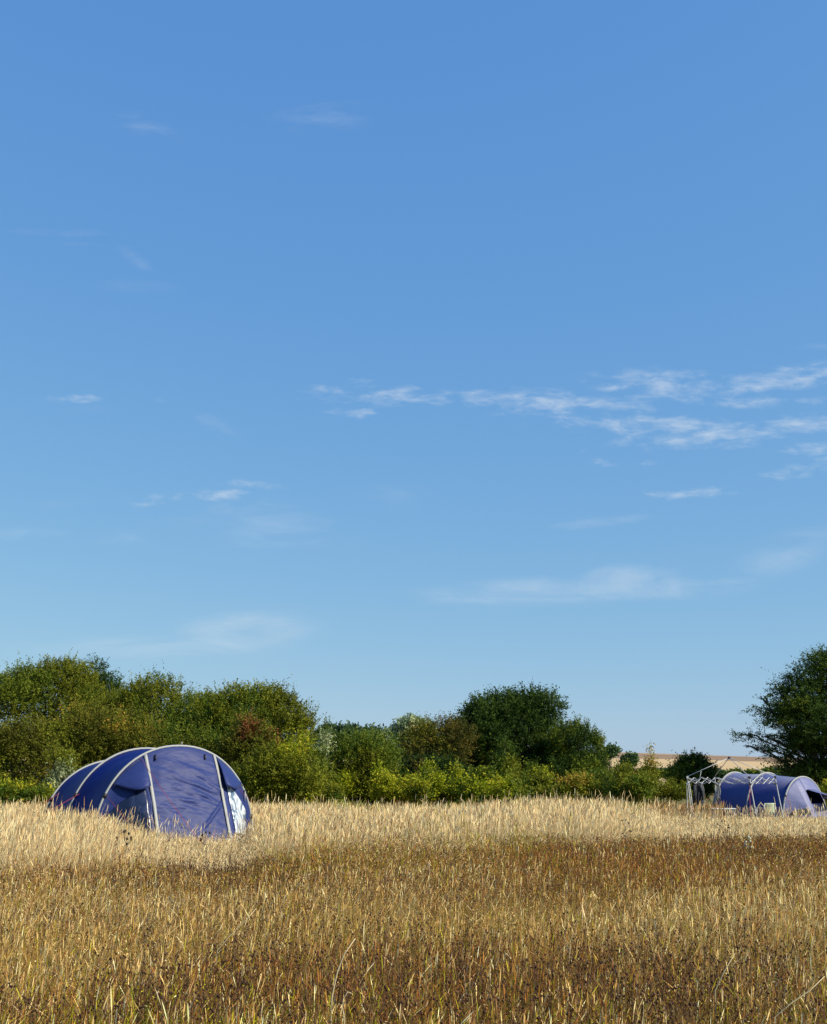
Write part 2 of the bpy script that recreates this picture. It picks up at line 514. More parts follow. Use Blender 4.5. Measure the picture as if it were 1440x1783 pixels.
def trunk_mesh(name, parent, base, lobes, r0, rs, extra=6, limb=.5):
    mb = MB()
    top = Vector(np.mean([l[:3] for l in lobes], axis=0).tolist())
    b = Vector(base)
    mid = b.lerp(top, .45) + Vector((rs.uniform(-.1, .1), 0, 0))
    mb.tube([b, b.lerp(mid, .3) + Vector((rs.uniform(-.05, .05), 0, 0)), mid, top], [r0 * 1.25, r0, r0 * .7, r0 * .3], 8)
    for l in lobes:
        e = Vector(l[:3]) + Vector((0, 0, l[5] * .3))
        s = b.lerp(top, rs.uniform(.3, .6))
        m1 = s.lerp(e, .5) + Vector((rs.uniform(-.2, .2), rs.uniform(-.2, .2), rs.uniform(.0, .3)))
        mb.tube([s, m1, e], [r0 * limb, r0 * limb * .6, r0 * .06], 6)
        for _ in range(extra):
            d = Vector((rs.uniform(-1, 1), rs.uniform(-1, 1), rs.uniform(-.3, 1))).normalized()
            t = Vector(l[:3]) + Vector((d.x * l[3], d.y * l[4], d.z * l[5])) * .85
            q = m1.lerp(e, rs.uniform(0, 1))
            mb.tube([q, q.lerp(t, .5) + Vector((0, 0, .1)), t], [r0 * .18, r0 * .12, r0 * .04], 4, False)
    return mb.build(name, M_BARK, parent)


def plant(name, label, cat, Y, lobes_px, n=2600, per=17, tlen=.36, leaf=.070, trunk=.12, group=None, foot=None, crown='crown', seed=1, depth=1.0, stem='trunk', floor=.05, parts=1, limb=.5, **kw):
    """lobes_px: (px, py, rx, rz[, dy]) in photo pixels seen at distance Y, turned into real lobes in metres"""
    s = Y / 2000 * .975
    tl = kw.get('tl', 0) or tlen * .55
    L = []
    for q in lobes_px:
        c = at(q[0], q[1], Y)
        dy = q[4] if len(q) > 4 else 0
        rx_, rz_ = max(q[2] * s - tl * .6, q[2] * s * .45), max(q[3] * s - tl * .6, q[3] * s * .45)
        L.append((c.x * (1 + dy / Y), Y + dy, c.z - tl * .25, rx_, (rx_ + rz_) / 2 * depth, rz_))
    fx = (at(foot, 1345, Y).x if foot is not None else np.mean([l[0] for l in L]))
    fz = float(gz(fx, Y))
    Ll = [(l[0] - fx, l[1] - Y, l[2] - fz, l[3], l[4], l[5]) for l in L]
    root = empty(name, (fx, Y, fz), 0, label, cat, group)
    V, F, C = leaves(Ll, n, per, tlen, leaf, seed=seed, floor=floor, **kw)
    mesh_np(crown, V, F, M_LEAF, root, C)
    rs = random.Random(seed)
    trunk_mesh(stem, root, (0, 0, -.1), Ll, trunk, rs, parts * 3, limb)
    return root


def build_vegetation():
    T = "trees of the left-hand thicket"
    # ---- left thicket, back row
    plant("thicket_tree", "tallest olive green domed tree of the thicket, at the left behind the tent", "tree", 50,
          [(80, 1225, 100, 76), (20, 1262, 90, 95), (140, 1260, 80, 85), (60, 1340, 130, 80), (110, 1195, 60, 48), (50, 1190, 45, 38)],
          n=9500, up=.5, pal='mid', pal2='olive', mixf=.5, seed=11, trunk=.22, group=T)
    plant("thicket_tree", "dark green tree top with a pointed leading shoot beside the tallest dome", "tree", 52,
          [(175, 1215, 42, 55), (170, 1175, 18, 32), (200, 1240, 30, 40), (160, 1300, 60, 60)], n=3000, up=.6, pal='mid', pal2='dark', mixf=.4, seed=12, group=T)
    plant("thicket_tree", "rounded olive tree between the tall left dome and the bushy end of the thicket", "tree", 49,
          [(270, 1238, 70, 62), (330, 1248, 56, 56), (290, 1310, 110, 80), (228, 1246, 46, 55), (372, 1268, 50, 60), (250, 1205, 34, 24)], n=7500, up=.5, pal='olive', pal2='mid', mixf=.35, seed=13, group=T)
    plant("thicket_tree", "broad olive green tree with upright shoots at the right end of the thicket", "tree", 47,
          [(430, 1258, 78, 66), (490, 1254, 56, 60), (502, 1305, 54, 72), (420, 1330, 90, 70), (385, 1268, 58, 62), (470, 1220, 40, 30), (425, 1222, 36, 26)], n=8500, up=.6, pal='olive', pal2='mid', mixf=.25, seed=14, trunk=.18, group=T)
    # ---- left thicket, front shrubs
    S = "shrubs in front of the thicket"
    plant("hawthorn_bush", "brownish olive bush filling the left edge above the straw grass", "bush", 44,
          [(20, 1330, 75, 75), (-50, 1340, 80, 85), (90, 1330, 70, 80), (50, 1290, 60, 45), (20, 1370, 70, 40)], n=4200, up=.35, pal='olivebr', pal2='olive', mixf=.4, seed=21, group=S)
    plant("hawthorn_bush", "olive bush with golden brown patches above the rear of the big tent", "bush", 45,
          [(180, 1290, 75, 68), (140, 1260, 50, 40), (240, 1310, 70, 66), (170, 1350, 80, 60)], n=3800, up=.35, pal='olivebr', pal2='gold', mixf=.12, seed=22, group=S)
    plant("hawthorn_bush", "dark olive bush directly above the arch of the big tent", "bush", 44,
          [(320, 1310, 75, 62), (270, 1340, 60, 60), (370, 1330, 60, 65), (340, 1370, 90, 50)], n=3600, up=.35, pal='olivebr', pal2='mid', mixf=.35, seed=23, group=S)
    plant("copper_bush", "bush with rust red foliage up the slope right of the big tent", "bush", 42.5,
          [(440, 1290, 34, 40), (462, 1315, 28, 45), (425, 1262, 26, 22), (405, 1300, 26, 30)], n=1300, up=.3, pal='olivebr', pal2='rust', mixf=.24, seed=24, group=S)
    plant("hawthorn_bush", "olive bush dropping to the grass just right of the big tent", "bush", 41,
          [(470, 1350, 60, 52), (520, 1340, 46, 62), (440, 1375, 50, 34), (505, 1378, 46, 28)], n=2700, up=.55, pal='olive', pal2='bright', mixf=.15, seed=25, group=S)
    plant("silver_sapling", "pale silvery leaved sapling standing left of the big tent", "sapling", 39,
          [(112, 1335, 26, 34), (95, 1310, 15, 26), (128, 1355, 26, 28), (105, 1372, 34, 24)], n=520, per=9, up=.7, pal='silver', pal2='olive', mixf=.45, seed=26, trunk=.05, leaf=.075, rough=.35)
    plant("bramble_clump", "low leafy bramble at the left edge of the photograph beside the straw grass", "bramble", 38,
          [(15, 1385, 42, 22), (60, 1388, 36, 18), (-30, 1380, 40, 26)], n=800, up=.5, pal='mid', pal2='bright', mixf=.3, seed=27, trunk=.04, tlen=.3)
    # ---- middle
    plant("slim_sapling", "slim pointed sapling standing at the right end of the tall thicket", "sapling", 44,
          [(560, 1340, 26, 52), (563, 1290, 14, 34), (566, 1262, 6, 20)], n=800, per=9, up=.75, pal='mid', pal2='silver', mixf=.3, seed=31, trunk=.05, rough=.3)
    plant("scrub_bush", "leafy green scrub between the slim sapling and the dark hollow", "bush", 45,
          [(620, 1330, 50, 54), (660, 1325, 42, 50), (590, 1360, 50, 42), (640, 1365, 60, 36)], n=2900, up=.6, pal='olive', pal2='mid', mixf=.45, seed=32, group="scrub along the far side of the meadow")
    plant("birch_sapling", "thin sapling with upright twigs above the scrub left of the dark hollow", "sapling", 47,
          [(660, 1305, 20, 36), (683, 1318, 20, 40), (640, 1310, 15, 26)], n=560, per=9, up=.8, pal='mid', pal2='silver', mixf=.25, seed=33, trunk=.05, rough=.3)
    plant("hawthorn_tree", "hawthorn with brown and golden tinted top left of the great dark oak", "tree", 54,
          [(765, 1278, 40, 36), (735, 1300, 44, 36), (790, 1295, 36, 44), (745, 1340, 60, 40)], n=2600, up=.4, pal='brown', pal2='olivebr', mixf=.5, seed=34, trunk=.14)
    plant("shaded_thorn", "near black shaded thorn bush in the hollow at the foot of the oak", "bush", 50,
          [(735, 1345, 46, 34), (770, 1350, 44, 36), (712, 1358, 30, 26)], n=2000, up=.1, pal='dark', pal2='brown', mixf=.2, seed=35, horiz=.4)
    plant("oak_tree", "great dark green oak with a domed crown in the middle of the hedge line", "tree", 58,
          [(890, 1290, 96, 84), (935, 1235, 46, 38), (860, 1245, 52, 36), (830, 1300, 52, 62), (960, 1290, 44, 66), (880, 1350, 105, 50), (815, 1345, 50, 46), (905, 1222, 40, 22)],
          n=13500, per=16, up=.3, clump=.95, pal='dark', pal2='mid', mixf=.10, seed=36, trunk=.3, tlen=.5, leaf=.095, foot=885, depth=.95)
    plant("oak_sapling", "smaller mid green oak leaning out at the right flank of the great oak", "tree", 55,
          [(1000, 1310, 44, 56), (1020, 1345, 42, 44), (975, 1350, 46, 44), (1012, 1275, 16, 24)], n=3000, up=.5, pal='mid', pal2='dark', mixf=.55, seed=37, trunk=.12)
    plant("alder_tree", "dark small tree with upright shoots where the hedge drops to the open hill", "tree", 56,
          [(1038, 1310, 16, 36), (1030, 1345, 22, 34), (1046, 1335, 14, 30)], n=1100, up=.75, pal='dark', pal2='mid', mixf=.4, seed=38, trunk=.08)
    plant("conical_sapling", "pale green conical sapling standing in front of the great oak", "sapling", 46,
          [(882, 1350, 28, 30), (881, 1318, 17, 30), (880, 1288, 9, 24)], n=720, per=10, up=.55, pal='mid', pal2='olive', mixf=.5, seed=39, trunk=.05, tlen=.3, leaf=.07, rough=.25)
    plant("elder_shoot", "light green bushy shoots rising above the brambles right of the conical sapling", "sapling", 45,
          [(925, 1350, 14, 26), (940, 1362, 22, 22), (918, 1365, 18, 20)], n=420, per=9, up=.8, pal='bright', pal2='mid', mixf=.4, seed=40, trunk=.04, tlen=.3, leaf=.075)
    B = "sunlit bramble mounds along the far side of the meadow"
    br = [(455, 1388, 60, 22, "sunlit yellow green bramble mound at the foot of the bush right of the big tent", 1000, 'bright'),
          (545, 1380, 48, 26, "bramble mound at the foot of the slim sapling", 900, 'olive'),
          (628, 1372, 56, 30, "bright bramble mound under the leafy scrub", 1300, 'bright'),
          (700, 1372, 50, 30, "bramble mound below the dark hollow", 1200, 'bright'),
          (775, 1372, 50, 26, "yellow green bramble mound left of the conical sapling", 1200, 'bright'),
          (850, 1374, 52, 26, "bramble mound at the foot of the conical sapling", 1200, 'bright'),
          (925, 1378, 48, 20, "low bramble mound below the light green shoots", 900, 'olive'),
          (1055, 1376, 44, 26, "bramble mound where the hedge drops towards the open hill", 900, 'mid'),
          (1100, 1370, 40, 24, "bramble mound below the pointed sapling by the far hill", 900, 'olive')]
    for k, (x, y, rx, rz, lb, n, pl) in enumerate(br):
        q = random.Random(k * 7 + 3)
        lbs = [(x, y + 8, rx, rz * .75), (x - rx * .5, y + 16, rx * .6, 16), (x + rx * .5, y + 16, rx * .6, 16)]
        for _ in range(7):
            e = q.uniform(-.85, .85)
            hh = q.uniform(.30, .62) * rz * (1.15 - abs(e) * .5)
            lbs.append((x + e * rx, y - rz * q.uniform(-.35, .35), q.uniform(.18, .36) * rx, hh + 4, q.uniform(-1.6, .8)))
        for _ in range(3):   # young shoots standing above the mound
            lbs.append((x + q.uniform(-.9, .9) * rx, y - rz * q.uniform(.7, 1.15), 6, q.uniform(10, 17), q.uniform(-1, 1)))
        plant("bramble_mound", lb, "bramble", 41.5 + (k * 2 % 5) * .9, lbs,
              n=int(n * 1.35), per=15, up=.6, clump=.34, pal=pl, pal2='mid' if pl != 'mid' else 'olive', mixf=.25, seed=50 + k, trunk=.04, tlen=.34, leaf=.08, group=B, foot=x, crown='foliage', stem='stems')
    plant("golden_bush", "small bush turning golden yellow right of the oak's foot", "bush", 43,
          [(1008, 1368, 26, 24), (990, 1378, 30, 20), (1025, 1380, 26, 18)], n=800, up=.4, pal='olive', pal2='gold', mixf=.4, seed=61, trunk=.05, tlen=.3, leaf=.075)
    # ---- right of centre
    plant("pointed_sapling", "thin pointed sapling rising against the pale hill", "sapling", 50,
          [(1133, 1345, 16, 26), (1134, 1318, 7, 20), (1125, 1358, 22, 20)], n=420, per=9, up=.7, pal='olive', pal2='gold', mixf=.25, seed=62, trunk=.05, tlen=.3, leaf=.08)
    plant("brown_thorn", "low brown and dark green thorn bush at the corner of the hill field", "bush", 56,
          [(1085, 1355, 30, 18), (1110, 1363, 34, 15), (1070, 1364, 28, 18)], n=1200, up=.3, pal='dark', pal2='brown', mixf=.5, seed=63, trunk=.06)
    plant("weedy_bush", "olive green weedy bush between the bramble mounds and the round bush", "bush", 52,
          [(1150, 1376, 38, 16), (1120, 1378, 30, 16), (1180, 1380, 26, 14)], n=1000, up=.5, pal='olive', pal2='olivebr', mixf=.4, seed=64, trunk=.05)
    plant("round_bush", "round dark green bush with a sunlit top left of the gazebo frame", "bush", 62,
          [(1207, 1342, 34, 30), (1190, 1355, 26, 26), (1222, 1360, 24, 28), (1205, 1368, 36, 20)], n=2400, up=.45, pal='dark', pal2='mid', mixf=.2, seed=65, trunk=.1, leaf=.1)
    plant("field_tree", "tiny round dark tree on the skyline where the hill begins", "tree", 330,
          [(1066, 1306, 9, 5), (1058, 1310, 6, 5)], n=260, per=8, tlen=.9, leaf=.9, up=.2, pal='blue', seed=66, trunk=.25, floor=1.0)
    plant("field_tree", "small dark tree at the hedge line below the hill skyline", "tree", 260,
          [(1098, 1322, 10, 8), (1090, 1326, 8, 6)], n=280, per=8, tlen=.8, leaf=.7, up=.2, pal='blue', seed=67, trunk=.25)
    H = "hedges dividing the far fields"
    for k, (x0, x1, y, Y, lb) in enumerate([(1080, 1185, 1337, 230, "dark hedge across the field left of the round bush"),
                                          (1235, 1345, 1341, 190, "dark hedge behind the gazebo frame at the foot of the hill"),
                                          (1330, 1440, 1338, 200, "dark hedge behind the big right-hand tree")]):
        lob = [(x, y + 9 + 2 * math.sin(x * .2), 12, 6) for x in range(x0, x1, 12)]
        plant("field_hedge", lb, "hedge", Y, lob, n=1500, per=8, tlen=.35, leaf=.45, up=.3, pal='blue', pal2='mid', mixf=.4, seed=70 + k, trunk=.1, group=H, foot=(x0 + x1) / 2, crown='foliage', stem='stems', parts=0)
    # distant wood in the gap left of the oak
    Fg = "dark trees of the distant wood in the gap of the hedge"
    for k, (x, y, rx, rz) in enumerate([(585, 1275, 28, 19), (618, 1276, 26, 16), (650, 1278, 24, 16), (560, 1285, 20, 20), (675, 1284, 22, 18), (708, 1288, 24, 20)]):
        plant("wood_tree", ["dark distant tree just right of the slim sapling's tip", "dark distant tree above the leafy scrub, next to the highest one", "dark distant tree in the middle of the gap",
                            "dark distant tree half hidden behind the slim sapling", "low dark distant tree left of the pale willow", "dark distant tree in front of the pale willow"][k], "tree", 170 + k * 3,
              [(x, y + 6, rx, rz), (x - rx * .4, y + 14, rx * .8, rz * 1.2), (x + rx * .4, y + 20, rx * .9, rz * 1.3)], n=1000, per=8, tlen=.8, leaf=.5, up=.3, pal='blue', seed=80 + k, trunk=.25, group=Fg)
    plant("willow_tree", "pale grey green willow on the skyline left of the oak", "tree", 130,
          [(708, 1268, 28, 20), (690, 1284, 22, 18), (735, 1275, 22, 18), (715, 1300, 40, 20)], n=1700, per=9, tlen=.6, leaf=.36, up=.3, pal='willow', pal2='silver', mixf=.3, seed=90, trunk=.3)
    # ---- great tree at the right edge: layered level sprays
    lob = [(1440, 1250, 92, 100), (1400, 1215, 60, 50), (1372, 1262, 56, 28), (1330, 1282, 52, 15), (1345, 1235, 42, 17), (1392, 1175, 44, 24), (1425, 1155, 34, 22),
           (1420, 1320, 88, 42), (1365, 1305, 52, 20), (1300, 1278, 26, 9), (1325, 1212, 20, 9), (1358, 1190, 22, 10), (1500, 1230, 110, 100), (1480, 1160, 70, 45), (1480, 1320, 100, 50), (1370, 1335, 36, 12), (1305, 1298, 28, 7)]
    plant("spreading_tree", "large dark tree with level layered branches at the right edge behind the far tent", "tree", 60,
          lob, n=12500, per=17, up=.15, pal='dark', pal2='mid', mixf=.18, seed=95, core=.5, limb=.20, trunk=.34, tlen=.55, leaf=.085, horiz=.55, foot=1450, depth=.85, shell=.8, rough=.12, floor=1.0, clump=1.0, flat=.28)
    plant("edge_bush", "small sunlit green bush at the right edge behind the far tent's porch", "bush", 52,
          [(1436, 1388, 20, 18), (1455, 1385, 24, 22)], n=600, up=.5, pal='bright', pal2='mid', mixf=.3, seed=96, trunk=.05, tlen=.3, foot=1445)


build_vegetation()

# ------------------------------------------------------------------ tents
def arch_pt(W_, H_, t, n=2.0):
    """t in 0..pi from right foot over the apex to the left foot"""
    c, s = math.cos(t), math.sin(t)
    return (W_ * math.copysign(abs(c) ** (2 / n), c), H_ * abs(s) ** (2 / n))


def fnoise(x, y, seed, cell=.3):
    return float(fb(x, y, cell, seed)) - .5


def tunnel(root, arches, mat, n=2.0, sag=.05, end_len=.9):
    """arches: list of (y, W, H). the skin runs between the poles and sinks a little between them"""
    nt = 40
    rows = []
    for i in range(len(arches) - 1):
        y0, w0, h0 = arches[i]; y1, w1, h1 = arches[i + 1]
        for k in range(9 if i < len(arches) - 2 else 10):
            s = k / 9
            sg = 1 - sag * math.sin(math.pi * s)
            rows.append((y0 + (y1 - y0) * s, (w0 + (w1 - w0) * s) * (1 - sag * .6 * math.sin(math.pi * s)), (h0 + (h1 - h0) * s) * sg))
    # sloping end wall
    y1, w1, h1 = arches[-1]
    for k in range(1, 7):
        s = k / 6
        rows.append((y1 + end_len * s, w1 * (1 - .35 * s * s), h1 * math.sqrt(max(0, 1 - s ** 1.6)) + .02))
    P = []
    for j, (y, w, h) in enumerate(rows):
        for k in range(nt + 1):
            t = math.pi * k / nt
            x, z = arch_pt(w, h, t, n)
            r = 1 + .012 * fnoise(t * 2.2 + y * .8, y * 2, 300, .8) * 2
            P.append((x * r, y, z * r))
    mb = MB().grid(P, len(rows), nt + 1)
    mb.build('tunnel_skin', mat, root, solid=.004)


def sleeve(root, y, W_, H_, n, r=.026, fwd=0.0):
    pts = []
    for k in range(41):
        x, z = arch_pt(W_ * 1.004 + .01, H_ + .012, math.pi * k / 40, n)
        pts.append((x, y, z))
    MB().tube(pts, r, 7).build('pole_sleeve', M_POLE, root)


def clip(root, y, W_, H_, n, t):
    x, z = arch_pt(W_ + .012, H_ + .012, t, n)
    x2, z2 = arch_pt(W_ + .012, H_ + .012, t + .045, n)
    MB().tube([(x, y, z), (x2, y, z2)], .047, 8).build('black_clip', M_BLACK, root)


def guy(root, pts, r=.0042):
    a, b = Vector(pts[0]), Vector(pts[1])
    m = a.lerp(b, .5) - Vector((0, 0, .03))
    MB().tube([a, m, b], r, 5).build('guy_line', M_GUY, root)
    MB().tube([b + Vector((0, 0, .12)), b - Vector((0, 0, .08))], .01, 5).build('tent_peg', M_WHITEMETAL, root)


def big_tent():
    c = at(306, 1465, 26.0)
    rz = R(38)
    zg = float(gz(c.x, 26.0))
    root = empty("tunnel_tent", (c.x, 26.0, zg), rz,
                 "large blue tunnel tent with closed slate blue front, standing in straw grass", "tent", "blue tunnel tents")
    n = 2.12
    W0, H0 = 1.90, 2.09
    arches = [(0, W0, H0), (1.62, W0 - .02, H0 - .03), (3.25, W0 - .10, H0 - .28)]
    tunnel(root, arches, M_ROYAL, n, .035, 1.0)
    for (y, w, h) in arches:
        sleeve(root, y, w, h, n)
    for (y, w, h) in arches:
        clip(root, y, w, h, n, 2.62); clip(root, y, w, h, n, .50)
    clip(root, 0, W0, H0, n, .22); clip(root, 0, W0, H0, n, 3.02)
    F0 = .95
    def zr(x):
        a = min(abs(x) / W0, 1)
        return H0 * max(0, 1 - a ** n) ** (1 / n)
    def fwd(x, t):
        a = abs(x) / W0
        pl = min(1.0, (1 - a) / .52)
        pl = 3 * pl ** 2 - 2 * pl ** 3 if pl < 1 else 1
        return -F0 * pl * (1 - t) ** .9 - .012
    def xr(s, t):   # seams lean a little outwards towards the ground
        return s
    def surf(x, t, wr=1.0, lift=0.0):
        z = t * zr(x)
        wk = 0
        if wr:
            q = math.sin(math.pi * min(1, t * 1.0)) ** .5 if 0 < t < 1 else 0
            wk = wr * q * (.075 * fnoise(x * .5 + z * .25, z * 1.9 + x * .55, 310, .26) + .10 * fnoise(x, z, 314, 1.0))
            for (fx, fz, sl, am) in ((.25, 1.25, -.35, .035), (.45, 1.0, -.5, .04), (-.1, .95, -.12, .03), (.5, .62, .9, .05), (.3, 1.55, -.5, .03), (-.35, .80, -.1, .03), (.05, 1.12, -.25, .025), (.5, 1.35, -.6, .03)):
                dd = (z - fz) - sl * (x - fx)
                wk -= wr * am * math.exp(-(dd / .03) ** 2 - ((x - fx) / .38) ** 2)
        return (x, fwd(x, t) + wk - lift, z)
    def panel(name, x0, x1, mat, nu, nv, wr=1.0, lift=0.0, t0=0, t1=1, par=root, solid=.004):
        P = []
        for i in range(nu):
            x = x0 + (x1 - x0) * i / (nu - 1)
            for j in range(nv):
                P.append(surf(x, t0 + (t1 - t0) * j / (nv - 1), wr, lift))
        return MB().grid(P, nu, nv).build(name, mat, par, solid=solid)
    xs = .44 * W0
    cp = panel('front_panel', -xs, xs, M_SLATE, 60, 70, 1.0)
    panel('side_panel', -W0 * .995, -xs, M_SLATE, 24, 40, .8)
    rp = panel('side_panel', xs, W0 * .995, M_SLATE, 24, 40, .5)
    # seam strips in pale grey tape
    for s in (-1, 1):
        P = []
        for j in range(30):
            t = j / 29
            for dx in (-.033, .033):
                q = surf(s * xs + dx, t, .3, .03)
                P.append(q)
        MB().grid(P, 30, 2).build('zip_strip', M_POLE, root, solid=.006)
    # black toggles below the arch
    for sx_ in (-.33, .30):
        q = surf(sx_ * W0, .955, 0, .03); q2 = surf(sx_ * W0 - .02, .90, 0, .04)
        MB().tube([q, q2], .018, 6).build('toggle', M_BLACK, root)
    # window of clear film low in the right side panel
    P = []
    for i in range(16):
        for j in range(22):
            x = W0 * (.53 + .34 * i / 15); t = .12 + (.60 - .08 * i / 15) * j / 21
            P.append(surf(x, t, .5, .022 + .02 * fnoise(x * 2, t * 3, 320, .3)))
    MB().grid(P, 16, 22).build('window', M_FILM, root, solid=.003)
    # the same window on the shaded side, the dark inside painted into its colour
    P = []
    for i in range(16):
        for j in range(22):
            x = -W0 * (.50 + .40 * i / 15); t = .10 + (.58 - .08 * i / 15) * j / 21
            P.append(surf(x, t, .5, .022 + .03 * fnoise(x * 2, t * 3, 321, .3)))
    tag(MB().grid(P, 16, 22).build('window', M_DARKINSIDE, root, solid=.003), "window on the shaded side, dark inside painted into its film", None)
    # vent hoods: flaps that stand off the side panels
    for s in (-1, 1):
        P = []
        for i in range(14):
            u = i / 13
            xt = s * W0 * (.47 + .33 * u)
            top = Vector(surf(xt, .985, 0, .02))
            xb = s * W0 * (.47 + .36 * u)
            zb = H0 * (.60 + .02 * u - .05 * math.sin(u * math.pi))
            tb = min(.97, zb / zr(xb))
            bot = Vector(surf(xb, tb, 0, .05 + .15 * math.sin(math.pi * min(1, .25 + u * .75))))
            for j in range(8):
                v = j / 7
                q = top.lerp(bot, v)
                q.y += -.05 * math.sin(math.pi * v) + .03 * fnoise(u * 2, v * 2, 330, .4)
                P.append(q)
        MB().grid(P, 14, 8).build('vent_hood', M_SLATE, root, solid=.006)
    # guy lines
    ax, az = arch_pt(W0, H0, 2.62, n)
    guy(root, [(ax - .02, 0, az), (ax + .2, -1.9, .05)])
    x2, z2 = arch_pt(W0, H0, 2.08, n)
    guy(root, [(x2, -.05, z2), (x2 + .55, -2.1, .05)])
    ax3, az3 = arch_pt(W0 - .02, H0 - .04, 2.62, n)
    guy(root, [(ax3, 1.5, az3), (ax3 - 1.8, 1.9, .05)])
    bx, bz = arch_pt(W0, H0, .52, n)
    guy(root, [(bx, 0, bz), (bx + .35, -1.3, .05)])
    guy(root, [arch_pt(W0, H0, .95, n)[0:1] + (-.03,) + arch_pt(W0, H0, .95, n)[1:], (bx - .02, -.08, bz - .1)])
    bx3, bz3 = arch_pt(W0 - .12, H0 - .3, 2.5, n)
    guy(root, [(bx3, 3.0, bz3), (bx3 - 1.3, 4.0, .05)])
    # aerial tip at the apex: a little tape loop
    MB().tube([(.05, 0, H0 + .02), (.04, 0, H0 + .10)], .014, 5).build('tape_loop', M_POLE, root)
    return c, rz


def far_tent():
    c = at(1403, 1432, 47.5)
    rz = R(36)
    zg = float(gz(c.x, 47.5))
    root = empty("tunnel_tent", (c.x, 47.5, zg), rz,
                 "long blue tunnel tent with pale lilac porch behind the gazebo frame", "tent", "blue tunnel tents")
    n = 2.1
    W0 = 1.5
    arches = [(0, 1.42, 1.80), (1.7, 1.50, 1.96), (3.35, 1.48, 1.98)]
    tunnel(root, arches, M_ROYAL2, n, .03, .55)
    for (y, w, h) in arches:
        sleeve(root, y, w, h, n, .036)
    clip(root, 0, 1.42, 1.80, n, 2.5)
    # second hoop behind the end arch
    pts = [(arch_pt(1.36, 1.62, math.pi * k / 30, n)[0], 4.22, arch_pt(1.36, 1.62, math.pi * k / 30, n)[1]) for k in range(31)]
    W0, H0, F0 = 1.42, 1.80, .9
    def zr(x):
        return H0 * max(0, 1 - (min(abs(x) / W0, 1)) ** n) ** (1 / n)
    def surf(x, t, lift=0):
        z = t * zr(x); a = abs(x) / W0
        pl = min(1, (1 - a) / .6)
        w = .05 * fnoise(x * .9 + z * .4, z * 1.6, 340, .45)
        return (x, -F0 * pl * (1 - t) ** .85 + w - .01 - lift, z)
    def panel(name, x0, x1, t0, t1, mat, lift=0, nu=24, nv=24):
        P = []
        for i in range(nu):
            x = x0 + (x1 - x0) * i / (nu - 1)
            for j in range(nv):
                P.append(surf(x, t0 + (t1 - t0) * j / (nv - 1), lift))
        return MB().grid(P, nu, nv).build(name, mat, root, solid=.004)
    panel('side_panel', -W0 * .99, -.30, 0, 1, M_LILAC)
    panel('front_panel', -.30, .95, .72, 1, M_LILAC)
    panel('front_panel', -.30, 1.3, 0, .44, M_LILAC)
    panel('side_panel', .95, W0 * .98, .30, 1, M_LILAC, 0, 10, 20)
    # porch flap propped forward as an awning
    P = []
    for i in range(16):
        u = i / 15
        a = Vector(surf(-.22 + 1.25 * u, .74, .02))
        b = Vector((.15 + 1.15 * u, -1.35, 1.02 - .02 * u + .03 * math.sin(u * math.pi)))
        for j in range(10):
            v = j / 9
            q = a.lerp(b, v); q.z -= .06 * math.sin(math.pi * v) * math.sin(math.pi * u)
            P.append(q)
    MB().grid(P, 16, 10).build('awning_flap', M_LILAC, root, solid=.006)
    for x in (.17, 1.28):
        MB().tube([(x, -1.35, 1.02), (x + .02, -1.38, 0)], .012, 6).build('awning_pole', M_WHITEMETAL, root)
    # dark mesh strip low in the side
    P = []
    for i in range(12):
        for j in range(5):
            x = -1.22 + .62 * i / 11
            P.append(surf(x, .28 + .14 * j / 4 - .05 * i / 11, .02))
    MB().grid(P, 12, 5).build('mesh_vent', M_COAT, root, solid=.003)
    ax, az = arch_pt(1.52, 1.98, 2.5, n)
    guy(root, [(ax, 1.7, az + .05), (ax - .75, 1.1, .05)], .010)
    guy(root, [(ax + .05, 1.73, az + .3), (ax - .4, 1.0, .05)], .008)
    ax, az = arch_pt(1.42, 1.80, 2.5, n)
    guy(root, [(ax, 0, az), (ax - .6, -.9, .05)], .008)
    ax, az = arch_pt(1.5, 1.98, 2.5, n)
    guy(root, [(ax, 3.35, az), (ax - 1.1, 4.2, .05)], .006)
    return c, rz


TENTS = [(*big_tent(), 1.95, -.85, 4.1), (*far_tent(), 1.5, -1.0, 4.7)]


